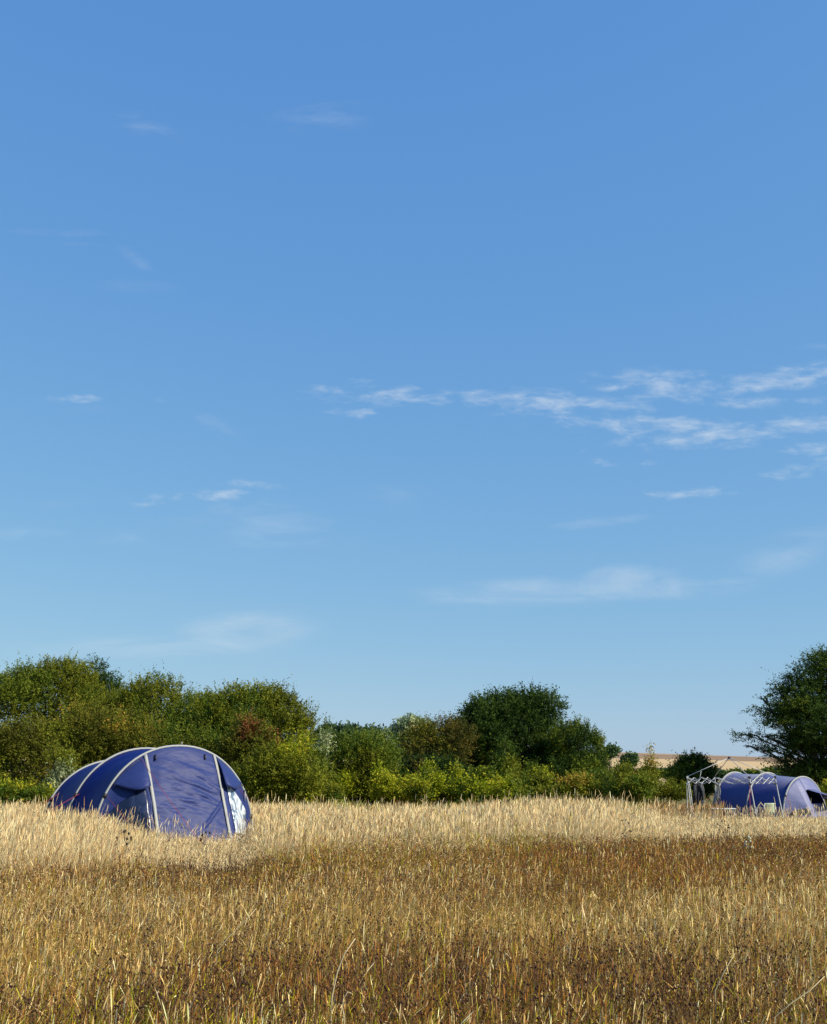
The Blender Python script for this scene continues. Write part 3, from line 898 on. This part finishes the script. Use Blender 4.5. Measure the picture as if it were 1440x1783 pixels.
# ------------------------------------------------------------------ gazebo frame
def gazebo():
    Y = 45.5
    c = at(1273, 1345, Y)
    zg = float(gz(c.x, Y))
    root = empty("gazebo_frame", (c.x, Y, zg), 0, "bare white folding gazebo frame without its canopy, in front of the far tent", "gazebo frame")
    mpp = Y / 2000 * .975
    A = Vector((-1.743, -.194)); D = -A
    B_ = Vector((-.194, 1.743)); C_ = -B_
    top = 1.76
    corners = [A, B_, D, C_]
    lean = [(.10, .0), (0, 0), (.24, -.06), (.20, -.1)]
    for k, q in enumerate(corners):
        jm = M_BLACK if k != 0 else M_WHITEMETAL
        lx, ly = lean[k]
        leg = MB().tube([(q.x + lx, q.y + ly, -.02), (q.x + lx * .5, q.y + ly * .5, .8), (q.x, q.y, top)], [.023, .023, .02], 4)
        lg = leg.build('leg', M_WHITEMETAL, root, smooth=False)
        MB().box((q.x + lx, q.y + ly, .0), (.09, .09, .02)).build('foot', M_WHITEMETAL, lg, smooth=False)
        MB().box((q.x, q.y, top), (.075, .075, .09)).build('corner_joint', jm, root, smooth=False)
        MB().box((q.x, q.y, top - .24), (.075, .075, .08)).build('sliding_joint', jm, root, smooth=False)
    # second tube folded beside the first corner
    q = corners[0]
    MB().tube([(q.x - .09, q.y - .05, .0), (q.x - .05, q.y - .05, top - .2)], .014, 4).build('side_pole', M_WHITEMETAL, root, smooth=False)
    MB().tube([(q.x + .20, q.y, 0), (q.x + .06, q.y, top - .22)], .018, 4).build('side_pole', M_WHITEMETAL, root, smooth=False)
    # scissor trusses
    for k in range(4):
        a, b = corners[k], corners[(k + 1) % 4]
        mb = MB(); nseg = 4
        zt, zb = top - .01, top - .24
        for i in range(nseg):
            p0 = a.lerp(b, i / nseg); p1 = a.lerp(b, (i + 1) / nseg)
            z0, z1 = (zt, zb) if i % 2 == 0 else (zb, zt)
            off = (b - a).normalized(); off = Vector((off.y, -off.x)) * .014
            s = 0
            mb.tube([(p0.x + off.x, p0.y + off.y, z0), (p1.x + off.x, p1.y + off.y, z1 + (s if i < nseg - 1 else 0))], .0135, 4)
            mb.tube([(p0.x - off.x, p0.y - off.y, z1), (p1.x - off.x, p1.y - off.y, z0 - (s if i < nseg - 1 else 0))], .0135, 4)
        mb.build('scissor_truss', M_WHITEMETAL, root, smooth=False)
    pk = (-.04, 0, top + .74)
    MB().box(pk, (.08, .08, .08)).build('peak_joint', M_BLACK, root, smooth=False)
    for q in corners:
        MB().tube([pk, (q.x, q.y, top + .03)], .013, 5).build('roof_pole', M_WHITEMETAL, root)
    # inner struts rising from a truss to the roof poles
    MB().tube([(A.x * .75, A.y * .75, top - .24), (A.x * .68, A.y * .68, top + .24)], .010, 4).build('strut', M_WHITEMETAL, root)
    MB().tube([(D.x * .75, D.y * .75, top - .24), (D.x * .68, D.y * .68, top + .24)], .010, 4).build('strut', M_WHITEMETAL, root)

    # jacket hanging from the truss between the two left corners
    hp = at(1213, 1366, Y)
    def cloth(name, label, cat, px, py0, py1, wpx, mat, Yc, seed, jag=.2, sleeves=False):
        p0, p1 = at(px, py0, Yc), at(px, py1, Yc)
        h = p0.z - p1.z; w = wpx * Yc / 2000
        root2 = empty(name, (p0.x, Yc, p0.z), R(20), label, cat)
        P = []
        for i in range(13):
            u = i / 12 - .5
            for j in range(15):
                v = j / 14
                ww = w * (.45 + .55 * min(1, v * 3.5)) * (1 + .18 * math.sin(v * 5 + seed))
                y = .07 * math.sin(u * 17 + seed + v * 2) * (.3 + v)
                z = -h * v * (1 + jag * .5 * math.sin(u * 9 + seed) * v)
                P.append((u * ww + .03 * math.sin(v * 6), y, z))
        MB().grid(P, 13, 15).build('body_cloth', mat, root2, solid=.02)
        if sleeves:
            for s in (-1, 1):
                MB().tube([(s * w * .30, -.03, -.10 * h), (s * w * .52, -.08, -.4 * h), (s * w * .5, -.10, -.82 * h)], [.05, .055, .045], 8).build('sleeve', mat, root2)
        MB().tube([(0, 0, .07), (.025, 0, .045), (0, 0, .01), (-w * .35, 0, -.04)], .006, 5).tube([(0, 0, .01), (w * .35, 0, -.04)], .006, 5).build('hanger', M_WHITEMETAL, root2)
    cloth("hanging_jacket", "black jacket hanging from the left side of the gazebo frame", "jacket", 1213, 1364, 1399, 15, M_COAT, Y + .3, 1, .25, True)
    cloth("hanging_cloth", "thin grey cloth hanging beside the black jacket on the gazebo frame", "cloth", 1221, 1364, 1408, 7, M_GREYCLOTH, Y + .9, 3)
    cloth("hanging_cloth", "grey cloth hanging at the back corner of the gazebo frame, beside the tent's end arch", "cloth", 1250, 1366, 1392, 7, M_GREYCLOTH, Y + 1.6, 5)


gazebo()


def table():
    Y = 44.0
    c = at(1259, 1408, Y)
    zg = float(gz(c.x, Y)); h = c.z - zg
    root = empty("folding_table", (c.x, Y, zg), R(-4), "white folding table standing in the grass under the gazebo frame", "table")
    w, d = .86, .55
    t = MB().box((0, 0, h), (w, d, .03)).build('table_top', M_WHITE, root, smooth=False)
    md = t.modifiers.new('b', 'BEVEL'); md.width = .008
    for sy in (-1, 1):
        MB().box((0, sy * (d / 2 - .03), h - .035), (w * .92, .015, .04)).build('rail', M_WHITEMETAL, root, smooth=False)
    for sx_ in (-1, 1):
        for sy in (-1, 1):
            MB().tube([(sx_ * w * .40, sy * d * .4, h - .02), (sx_ * w * .45, sy * d * .44, 0)], .013, 6).build('leg', M_WHITEMETAL, root)


def chair():
    Y = 44.2
    c = at(1335, 1430, Y)
    zg = float(gz(c.x, Y))
    root = empty("camping_chair", (c.x, Y, zg), R(12), "pale green camping chair with white armrest facing the far tent, in the grass", "chair")
    H = at(1335, 1398, Y).z - zg
    sh = min(.42, H * .55)
    # seen from behind: the backrest is towards us
    P = []
    for i in range(9):
        u = i / 8 - .5
        for j in range(8):
            v = j / 7
            P.append((u * (.42 - .05 * v), -.22 - .10 * v - .04 * math.cos(u * math.pi), sh + (H - sh) * v))
    MB().grid(P, 9, 8).build('backrest', M_CHAIR, root, solid=.012)
    P = []
    for i in range(7):
        for j in range(7):
            u, v = i / 6 - .5, j / 6
            P.append((u * .44, -.22 + .44 * v, sh - .04 * math.cos(u * math.pi) + .02 * v))
    MB().grid(P, 7, 7).build('seat', M_CHAIR, root, solid=.012)
    for s in (-1, 1):
        MB().tube([(s * .24, -.02, 0), (s * .24, -.20, sh), (s * .205, -.335, H)], .013, 6).build('back_post', M_WHITE, root)
        MB().tube([(s * .25, .24, 0), (s * .25, .22, sh + .18)], .013, 6).build('leg', M_WHITE, root)
        MB().box((s * .27, .0, sh + .19), (.05, .5, .025)).build('armrest', M_WHITE, root, smooth=False)


table(); chair()

# ------------------------------------------------------------------ meadow
def in_tent(x, y):
    m = np.zeros(len(x), bool)
    for (c, rz, w, y0, y1) in TENTS:
        dx, dy = x - c.x, y - c.y
        lx = dx * math.cos(rz) + dy * math.sin(rz)
        ly = -dx * math.sin(rz) + dy * math.cos(rz)
        ww = w * np.clip(1 - np.clip(-ly, 0, 1) * .55, 0, 1)
        m |= (np.abs(lx) < ww) & (ly > y0 * .75) & (ly < y1)
    return m


def straw_w(x, y):
    """0 = low brown sward, 1 = tall pale straw"""
    a = x / np.maximum(y, 1)
    edge = np.interp(a, [-.5, -.34, -.2, -.1, 0.03, .12, .2, .3, .5], [15.0, 15.5, 17.5, 19.0, 20.0, 21.5, 22.5, 24.0, 25])
    edge = edge + (fb(x, y, 2.6, 90) - .5) * 9
    st = np.clip((y - edge) / 2.2, 0, 1)
    br = np.clip((fb(x * .7, y * .6, 2.8, 270) - .50) * 6, 0, 1) * np.exp(-((a + .03) / .09) ** 2)
    return st * (1 - .5 * br)


def low_w(x, y):
    """1 where the tall grass is trodden or grows short: before the big tent's window and round the gazebo"""
    a = x / np.maximum(y, 1)
    r = np.clip((a - .17) / .05, 0, 1) * np.clip((y - 20) / 5, 0, 1)
    t = np.clip((a + .27) / .12, 0, 1) * np.clip((-.122 - a) / .02, 0, 1) * np.clip((27 - y) / 2, 0, 1) * np.clip((y - 14) / 3, 0, 1) * 1.75
    return np.maximum(r, t)


def scatter(n, y0, y1, pw, seed, half=.46):
    rs = np.random.RandomState(seed)
    # density in y ~ y * y^-pw
    k = 2 - pw
    u = rs.rand(n)
    y = (y0 ** k + u * (y1 ** k - y0 ** k)) ** (1 / k)
    x = (rs.rand(n) * 2 - 1) * (half * y + .6)
    return x, y, rs


def blades(x, y, h, w, bend, cols, rs, tt, ww, lean=None, nlev=None):
    """vectorised strips; tt levels, ww relative widths"""
    n = len(x); K = len(tt)
    z = gz(x, y) - .02
    a = rs.rand(n) * 2 * np.pi
    a = np.where(rs.rand(n) < .35, rs.normal(size=n) * .6 + .2, a)   # a light breeze to the right
    d = np.stack([np.cos(a), np.sin(a)], 1)
    o = rs.rand(n) * np.pi
    sd_ = np.stack([np.cos(o), np.sin(o) * .6], 1); sd_ /= np.linalg.norm(sd_, axis=1)[:, None]
    V = np.zeros((n, K, 2, 3), np.float32)
    for i, (t, wv) in enumerate(zip(tt, ww)):
        cx = x + d[:, 0] * bend * h * t * t
        cy = y + d[:, 1] * bend * h * t * t
        cz = z + h * t * (1 - .35 * bend * t)
        for s in (0, 1):
            sg = (-1, 1)[s]
            V[:, i, s, 0] = cx + sg * sd_[:, 0] * w * wv * .5
            V[:, i, s, 1] = cy + sg * sd_[:, 1] * w * wv * .5
            V[:, i, s, 2] = cz
    base = (np.arange(n) * K * 2)[:, None]
    F = []
    for i in range(K - 1):
        q = np.array([2 * i, 2 * i + 1, 2 * i + 3, 2 * i + 2])
        F.append(base + q)
    F = np.concatenate(F, 0)
    tipc = cols * np.array([1.12, 1.08, 1.0]) * (.85 + .45 * rs.rand(n))[:, None]
    w_ = (np.array(tt) ** 2)[None, :, None]
    C = (cols[:, None, :] * (1 - w_) + tipc[:, None, :] * w_)
    C = np.repeat(C.reshape(-1, 3), 2, axis=0)
    return V.reshape(-1, 3), F, C


def pick(rs, n, pal, var=.36):
    A = np.array(pal)
    c = A[rs.randint(0, len(A), n)]
    return np.minimum(c * (1 - var + 2 * var * rs.rand(n))[:, None], .88)


STRAW = [(.68, .52, .27), (.76, .60, .34), (.60, .43, .20), (.80, .66, .41), (.66, .49, .25)]
SWARD = [(.60, .41, .15), (.70, .51, .21), (.50, .32, .10), (.78, .60, .29)]
GOLD = [(.38, .22, .055), (.46, .28, .075), (.30, .165, .042), (.38, .225, .055)]
MAUVE = [(.23, .095, .032), (.16, .065, .024), (.30, .13, .042), (.10, .042, .018)]
BROWN = [(.27, .11, .022), (.34, .15, .030), (.19, .076, .016), (.38, .18, .036)]
OLIVE = [(.22, .205, .010), (.31, .28, .016), (.16, .16, .010), (.42, .36, .028)]


def zonecols(rs, x, y, n, straw):
    """colour of each blade from the kind of plant that grows in that patch"""
    g = fb(x, y, 2.2, 120); b = fb(x * .7, y, 2.6, 130)
    yy_ = y + (fb(x, y * .5, 2.5, 180) - .5) * 5 + (fb(x, y, .9, 190) - .5) * 2.0
    band = np.interp(yy_, [4, 5.8, 7.2, 8.6, 10.5, 12.5, 15, 20, 24], [.26, .36, .68, .34, .16, .22, .72, .84, .58])
    gp = np.exp(-((x + 2.0) / 1.3) ** 2 - ((y - 17.5) / 1.6) ** 2) + np.exp(-((x - 1.35) / 1.2) ** 2 - ((y - 22) / 2.0) ** 2)
    green = .6 * gp + np.interp(yy_, [4, 6, 8, 10, 14, 22], [.62, .42, .22, .14, .12, .14]) * (.45 + 1.2 * g)
    b2 = np.clip((fb(x * .6, y, 1.7, 230) - .32) * 3, 0, 1)
    pb = np.clip(band * (.25 + .7 * b + .75 * b2), 0, .9) * (1 - .92 * straw)
    po = np.clip(green, 0, .8) * (1 - .9 * straw)
    rest = np.clip(1 - pb - po, .05, 1)
    tot = pb + po + rest; pb, po = pb / tot, po / tot
    u = rs.rand(n)
    ps = np.clip(.55 + .4 * straw, 0, .95)
    sw = np.where((straw > .5)[:, None], pick(rs, n, STRAW), pick(rs, n, SWARD))
    pale = (fb(x * .5, y * .8, 2.4, 250) > .52) & (rs.rand(n) < .6)      # bleached tussocks
    sw = np.where(pale[:, None], pick(rs, n, STRAW), sw)
    light = np.where((rs.rand(n) < ps)[:, None], sw, pick(rs, n, GOLD))
    dk = np.where((rs.rand(n) < .55)[:, None], pick(rs, n, MAUVE), pick(rs, n, BROWN))
    c = np.where((u < pb)[:, None], dk, np.where((u < pb + po)[:, None], pick(rs, n, OLIVE), light))
    return c


def meadow():
    # 1 leafy low blades
    x, y, rs = scatter(300000, 2.6, 60, 1.5, 1)
    k = ~in_tent(x, y); x, y = x[k], y[k]; n = len(x)
    st = straw_w(x, y)
    right = low_w(x, y)
    hgt = (1 - .38 * right) * (1 + .32 * np.clip((x / y - .02) / .10, 0, 1) * np.clip((.25 - x / y) / .05, 0, 1) * np.clip((y - 33) / 6, 0, 1)) * (.16 + .22 * rs.rand(n)) * (1 + .9 * st * (1 - .6 * np.minimum(right, 1))) * (.85 + .3 * fb(x, y, 1.4, 140))
    w = np.maximum(.0028, .00030 * y) * (.7 + .6 * rs.rand(n))
    c = zonecols(rs, x, y, n, st)
    V, F, C = blades(x, y, hgt, w, .15 + .9 * rs.rand(n), c, rs, [0, .45, .8, 1.0], [.9, 1, .7, .05])
    o = mesh_np("meadow_grass", V, F, M_GRASS, None, C)
    tag(o, "low leafy dry grass covering the whole meadow", "grass", kind='stuff')
    # 2 tall thin stems with seed panicles
    x, y, rs = scatter(430000, 2.8, 60, 1.4, 2)
    k = ~in_tent(x, y); x, y = x[k], y[k]; n = len(x)
    st = straw_w(x, y)
    right = low_w(x, y)
    keep = rs.rand(n) < (.42 + .58 * st) * (.35 + 1.1 * fb(x, y, 1.8, 150))
    x, y, st, right = x[keep], y[keep], st[keep], right[keep]; n = len(x)
    hgt = (1 - .38 * right) * (1 + .32 * np.clip((x / y - .02) / .10, 0, 1) * np.clip((.25 - x / y) / .05, 0, 1) * np.clip((y - 33) / 6, 0, 1)) * (.30 + .17 * rs.rand(n)) * (1 + (.62 * st) * (1 - .95 * np.minimum(right, 1))) * (.72 + .36 * fb(x, y, 1.2, 160) + .22 * fb(x, y, .45, 165) * (1 + st)) * (1 + .28 * (rs.rand(n) < .04)) * (1 + 1.3 * np.minimum(right, 1) * (rs.rand(n) < .05))
    w = np.maximum(.0050, .00042 * y) * (.7 + .6 * rs.rand(n))
    c = zonecols(rs, x, y, n, st)
    pt = np.clip((fb(x * .5, y * .8, 2.4, 250) - .40) * 4, 0, 1)
    yb = y + (fb(x, y * .5, 2.5, 180) - .5) * 5
    bd = np.interp(yb, [5.8, 7.2, 8.6, 10.5, 12.5, 15, 20, 24], [.5, .85, .35, .05, .2, .85, 1, .7]) * (1 - st)
    tall = np.where((st > .5)[:, None], pick(rs, n, STRAW, .25), pick(rs, n, SWARD, .3) * 1.2)
    c = np.where((rs.rand(n) < (.08 + .42 * pt) * (1 - .8 * bd) + .3 * st)[:, None], np.minimum(tall, .88), c)
    c = np.where((rs.rand(n) < .12)[:, None], pick(rs, n, [(.42, .24, .11), (.34, .19, .08), (.82, .68, .40)]), c)
    V, F, C = blades(x, y, hgt, w, .04 + .55 * rs.rand(n) ** 2, c, rs, [0, .5, .80, .87, .95, 1.0], [.34, .26, .22, 1.0, .8, .05])
    o = mesh_np("seeding_grass", V, F, M_GRASS, None, C)
    tag(o, "tall straw coloured grass stems with feathery seed heads", "grass", kind='stuff')
    # 3 knapweed: brown branching stems carrying dark round heads
    x, y, rs = scatter(26000, 3.2, 34, 1.05, 3)
    st = straw_w(x, y); b = fb(x * .7, y, 2.6, 130)
    kb = np.interp(y, [3.2, 5.8, 6.8, 8.2, 9.5, 12.5, 14, 22], [.25, .4, 1.1, 1.2, .5, .4, 1.3, 1.3])
    keep = (rs.rand(len(x)) < (.12 + .62 * (b > .50)) * kb * (1 - .93 * st)) & ~in_tent(x, y)
    x, y, b = x[keep], y[keep], b[keep]; n = len(x)
    hgt = (.26 + .20 * rs.rand(n))
    c = pick(rs, n, [(.13, .07, .035), (.18, .10, .05), (.10, .06, .03)])
    Vs, Fs, Cs = blades(x, y, hgt, np.full(n, .006) + .0001 * y, .05 + .2 * rs.rand(n), c, rs, [0, .5, .8, 1.0], [.9, .7, .6, .4])
    tops = Vs.reshape(n, 4, 2, 3)[:, 3].mean(1)
    jt = Vs.reshape(n, 4, 2, 3)[:, 1].mean(1)
    HV, HF, HC = [], [], []
    oct_ = np.array([(1, 0, 0), (0, 1, 0), (-1, 0, 0), (0, -1, 0), (0, 0, 1.2), (0, 0, -1.0)])
    of = np.array([(0, 1, 4), (1, 2, 4), (2, 3, 4), (3, 0, 4), (1, 0, 5), (2, 1, 5), (3, 2, 5), (0, 3, 5)])
    base = 0
    bv, bf, bc, bb = [], [], [], 0
    for rep in range(4):
        if rep == 0:
            c0 = tops
        else:
            sel = rs.rand(n) < .75
            off = rs.normal(size=(n, 3)) * np.array([.07, .07, .035]); off[:, 2] -= .03
            c0 = tops + off
            c0 = c0[sel]; j0 = jt[sel]
            # side branches
            m_ = len(c0); wv = np.array([.0022, 0, 0])
            q = np.stack([j0 - wv, j0 + wv, c0 + wv, c0 - wv], 1).reshape(-1, 3)
            bv.append(q); bf.append(np.arange(m_ * 4).reshape(-1, 4) + bb); bb += m_ * 4
            bc.append(np.tile([.14, .08, .04], (m_ * 4, 1)))
        m_ = len(c0)
        r = (.0050 + .0055 * rs.rand(m_))[:, None, None]
        v = c0[:, None, :] + oct_[None] * r
        HV.append(v.reshape(-1, 3)); HF.append((np.arange(m_) * 6)[:, None, None] + of[None] + base)
        base += m_ * 6
        HC.append(np.repeat(pick(rs, m_, [(.075, .04, .028), (.11, .06, .038), (.055, .03, .022), (.16, .09, .05)]), 6, axis=0))
    HF = np.concatenate([f.reshape(-1, 3) for f in HF], 0)
    o = mesh_np("knapweed_heads", np.concatenate(HV), HF, M_GRASS, None, np.concatenate(HC))
    tag(o, "dark brown round seed heads of knapweed dotted through the meadow", "seed heads", kind='stuff')
    allV = np.concatenate([Vs] + bv); off = len(Vs)
    allF = np.concatenate([Fs] + [f + off for f in bf]); allC = np.concatenate([Cs] + bc)
    o = mesh_np("knapweed_stems", allV, allF, M_GRASS, None, allC)
    tag(o, "thin brown branching stems that carry the knapweed heads", "stems", kind='stuff')
    # 3b loose husks and seeds caught in the sward, the speckle of a late summer meadow
    x, y, rs = scatter(260000, 3.2, 26, 1.35, 4)
    st = straw_w(x, y); keep = ~in_tent(x, y) & (rs.rand(len(x)) < 1 - .8 * st); x, y, st = x[keep], y[keep], st[keep]; n = len(x)
    z = gz(x, y) + (.14 + .30 * rs.rand(n) ** .8) * (1 - .38 * low_w(x, y))
    c = zonecols(rs, x, y, n, st)
    c = np.where((rs.rand(n) < .22)[:, None], pick(rs, n, [(.12, .06, .03), (.17, .09, .045), (.09, .05, .028)]), c)
    r = (np.maximum(.0045, .00045 * y) * (.5 + .9 * rs.rand(n)))[:, None]
    a = rs.normal(size=(n, 3)) * np.array([.7, .7, 1.0]); a /= np.linalg.norm(a, axis=1)[:, None]
    b_ = np.cross(a, rs.normal(size=(n, 3))); b_ /= np.linalg.norm(b_, axis=1)[:, None]
    P = np.stack([x, y, z], 1)
    V = np.stack([P - a * r * 1.7, P + b_ * r * .6, P + a * r * 1.7, P - b_ * r * .6], 1).reshape(-1, 3)
    o = mesh_np("seed_husks", V, np.arange(len(V)).reshape(-1, 4), M_GRASS, None, np.repeat(c, 4, axis=0))
    tag(o, "loose husks, seeds and bent leaf tips caught in the sward", "husks", kind='stuff')
    # 4 small yellow and cream flowers, late ones near the camera
    x, y, rs = scatter(520, 3.5, 16, 1.2, 5)
    k = fb(x, y, 2.2, 120) > .45; x, y = x[k], y[k]; n = len(x)
    z = gz(x, y) + .22 + .14 * rs.rand(n)
    r = (.006 + .004 * rs.rand(n))[:, None, None]
    v = np.stack([x, y, z], 1)[:, None, :] + oct_[None] * r * np.array([1, 1, .5])
    f = ((np.arange(n) * 6)[:, None, None] + of[None]).reshape(-1, 3)
    cc = np.repeat(pick(rs, n, [(.62, .50, .06), (.70, .62, .35), (.55, .50, .12)]), 6, axis=0)
    o = mesh_np("meadow_flowers", v.reshape(-1, 3), f, M_GRASS, None, cc)
    tag(o, "small late yellow and cream flowers low in the near grass", "flowers", kind='stuff')
    # 5 green weeds at the hedge foot
    x, y, rs = scatter(9000, 36, 46, 1.0, 6, .3)
    k = (fb(x, y, 3, 170) > .5) & (x < 7) & (x > -9); x, y = x[k], y[k]; n = len(x)
    V, F, C = blades(x, y, .60 + .5 * rs.rand(n), np.full(n, .03), .2 + .5 * rs.rand(n), pick(rs, n, [(.20, .25, .03), (.28, .30, .05), (.36, .33, .08)]), rs, [0, .4, .8, 1], [.8, 1, .7, .05])
    o = mesh_np("hedge_weeds", V, F, M_GRASS, None, C)
    tag(o, "rank green weeds and grass at the foot of the bramble mounds", "weeds", kind='stuff')
    # 6 rusty seeding docks and grass in front of the round bush
    x, y, rs = scatter(9000, 42, 58, 1.0, 7, .3)
    a = x / y
    k = (a > .165) & (a < .262); x, y = x[k], y[k]; n = len(x)
    V, F, C = blades(x, y, (.55 + .45 * rs.rand(n)), np.full(n, .028), .05 + .3 * rs.rand(n), pick(rs, n, [(.36, .20, .09), (.28, .15, .07), (.46, .31, .14), (.24, .17, .06)]), rs, [0, .5, .7, .85, 1.0], [.4, .3, .8, .9, .1])
    o = mesh_np("rusty_grass", V, F, M_GRASS, None, C)
    tag(o, "rust brown seeding grass between the brambles and the gazebo frame", "grass", kind='stuff')


meadow()


# ------------------------------------------------------------------ single plants that stand out
def weed(name, label, cat, px, py_top, Y, col_s, col_h, spread=.14, nb=7, head=.018, seed=1, spike=False, r=.005, group=None):
    rs = random.Random(seed)
    c = at(px, py_top, Y)
    zg = float(gz(c.x, Y)); h = max(.3, c.z - zg)
    root = empty(name, (c.x, Y, zg), 0, label, cat, group)
    ms = simple(name + "_stem", col_s, .8, bscale=9, var=.3); mh = simple(name + "_head", col_h, .9, bscale=9, var=.3)
    mb = MB()
    mb.tube([(0, 0, 0), (rs.uniform(-.03, .03), 0, h * .5), (0, 0, h * .95)], [r * 1.4, r, r * .6], 5)
    tips = [(0, 0, h)]
    for k in range(nb):
        t = rs.uniform(.45, .85); a = rs.uniform(0, 6.28); L = spread * rs.uniform(.5, 1.1)
        tip = (math.cos(a) * L, math.sin(a) * L, min(h * .99, h * t + L * rs.uniform(.9, 1.6)))
        mb.tube([(0, 0, h * t), (tip[0] * .6, tip[1] * .6, (h * t + tip[2]) / 2 - .01), tip], [r * .7, r * .6, r * .5], 4)
        tips.append(tip)
    st_ = mb.build('stem', ms, root)
    for (x, y, z) in tips:
        hd = MB()
        if spike:
            for q in range(9):
                zz = z - q * .022
                hd.tube([(x, y, zz - .013), (x + rs.uniform(-.006, .006), y + rs.uniform(-.006, .006), zz + .0135)], [head * .5, head * .8], 5)
        else:
            hd.tube([(x, y, z - head * .7), (x, y, z), (x, y, z + head), (x, y, z + head * 1.3)], [head * .5, head, head * .8, head * .2], 6)
        hd.build('seed_head', mh, root)


weed("thistle", "dead branching thistle with dark heads in front of the big tent's front panel", "thistle", 218, 1447, 18.0, (.14, .09, .05), (.045, .03, .022), .16, 8, .02, 1)
weed("thistle", "small dead thistle with a few dark heads below the window side of the big tent", "thistle", 358, 1450, 19.0, (.14, .09, .05), (.045, .03, .022), .12, 5, .018, 2)
weed("dock", "rusty dock spike rising from the dark green patch in mid meadow", "dock", 847, 1437, 23.5, (.22, .10, .05), (.20, .08, .035), .07, 4, .02, 3, True)
weed("dock", "dark seed spike in the straw, left of the pair beside the rusty dock", "dock", 877, 1432, 25, (.10, .05, .035), (.07, .035, .025), .03, 2, .018, 4, True)
weed("dock", "dark seed spike in the straw, right of the pair beside the rusty dock", "dock", 897, 1432, 25, (.10, .05, .035), (.07, .035, .025), .03, 2, .018, 5, True)
weed("knapweed_plant", "tall knapweed with dark heads just left of the greenish white umbel", "knapweed", 1262, 1430, 21, (.15, .09, .05), (.05, .03, .025), .13, 8, .014, 6)
weed("knapweed_plant", "tall dark headed knapweed in the straw midway between the hedge corner and gazebo frame", "knapweed", 1090, 1428, 21, (.15, .09, .05), (.05, .03, .025), .12, 7, .014, 7)
weed("wild_carrot", "single greenish white umbel of wild carrot in the brown sward below the camping chair", "wild carrot", 1303, 1458, 20, (.2, .22, .1), (.55, .58, .42), .06, 7, .02, 8)


def long_stem(label, pts, Y, r=.006, colr=(.62, .5, .26)):
    P = [at(*q, Y) for q in pts]
    b = P[0].copy(); z0 = float(gz(b.x, Y))
    root_pt = Vector((b.x - .01, Y, z0))
    o = MB().tube([Vector((0, 0, 0))] + [q - root_pt for q in P], [r] * len(P) + [r * .6], 5).build('long_stem', M_STEM)
    o.location = root_pt
    tag(o, label, "grass stem", "long bleached stems leaning over the near grass")


M_STEM = simple("bleached_stem", (.62, .5, .27), .7, bscale=10, var=.2)
long_stem("longest bleached stem, curving up to the right in the near middle of the grass", [(578, 1735), (588, 1690), (600, 1660), (619, 1634)], 6.6, .004)
long_stem("short bleached stem hooked over at its tip near the bottom of the photograph", [(600, 1775), (596, 1755), (598, 1738), (606, 1727), (612, 1730)], 6.2, .003)
long_stem("bleached stem leaning far over to the right in the bottom right grass", [(1350, 1770), (1380, 1745), (1410, 1725), (1436, 1700)], 6.2, .003)
long_stem("bleached stem leaning right in the grass below the gazebo frame, well in front of it", [(1245, 1725), (1262, 1690), (1280, 1660)], 7.0, .003)
long_stem("thin bleached stem crossing the grass below the big tent's window", [(378, 1655), (400, 1630), (430, 1600), (446, 1582)], 8.5, .0035)
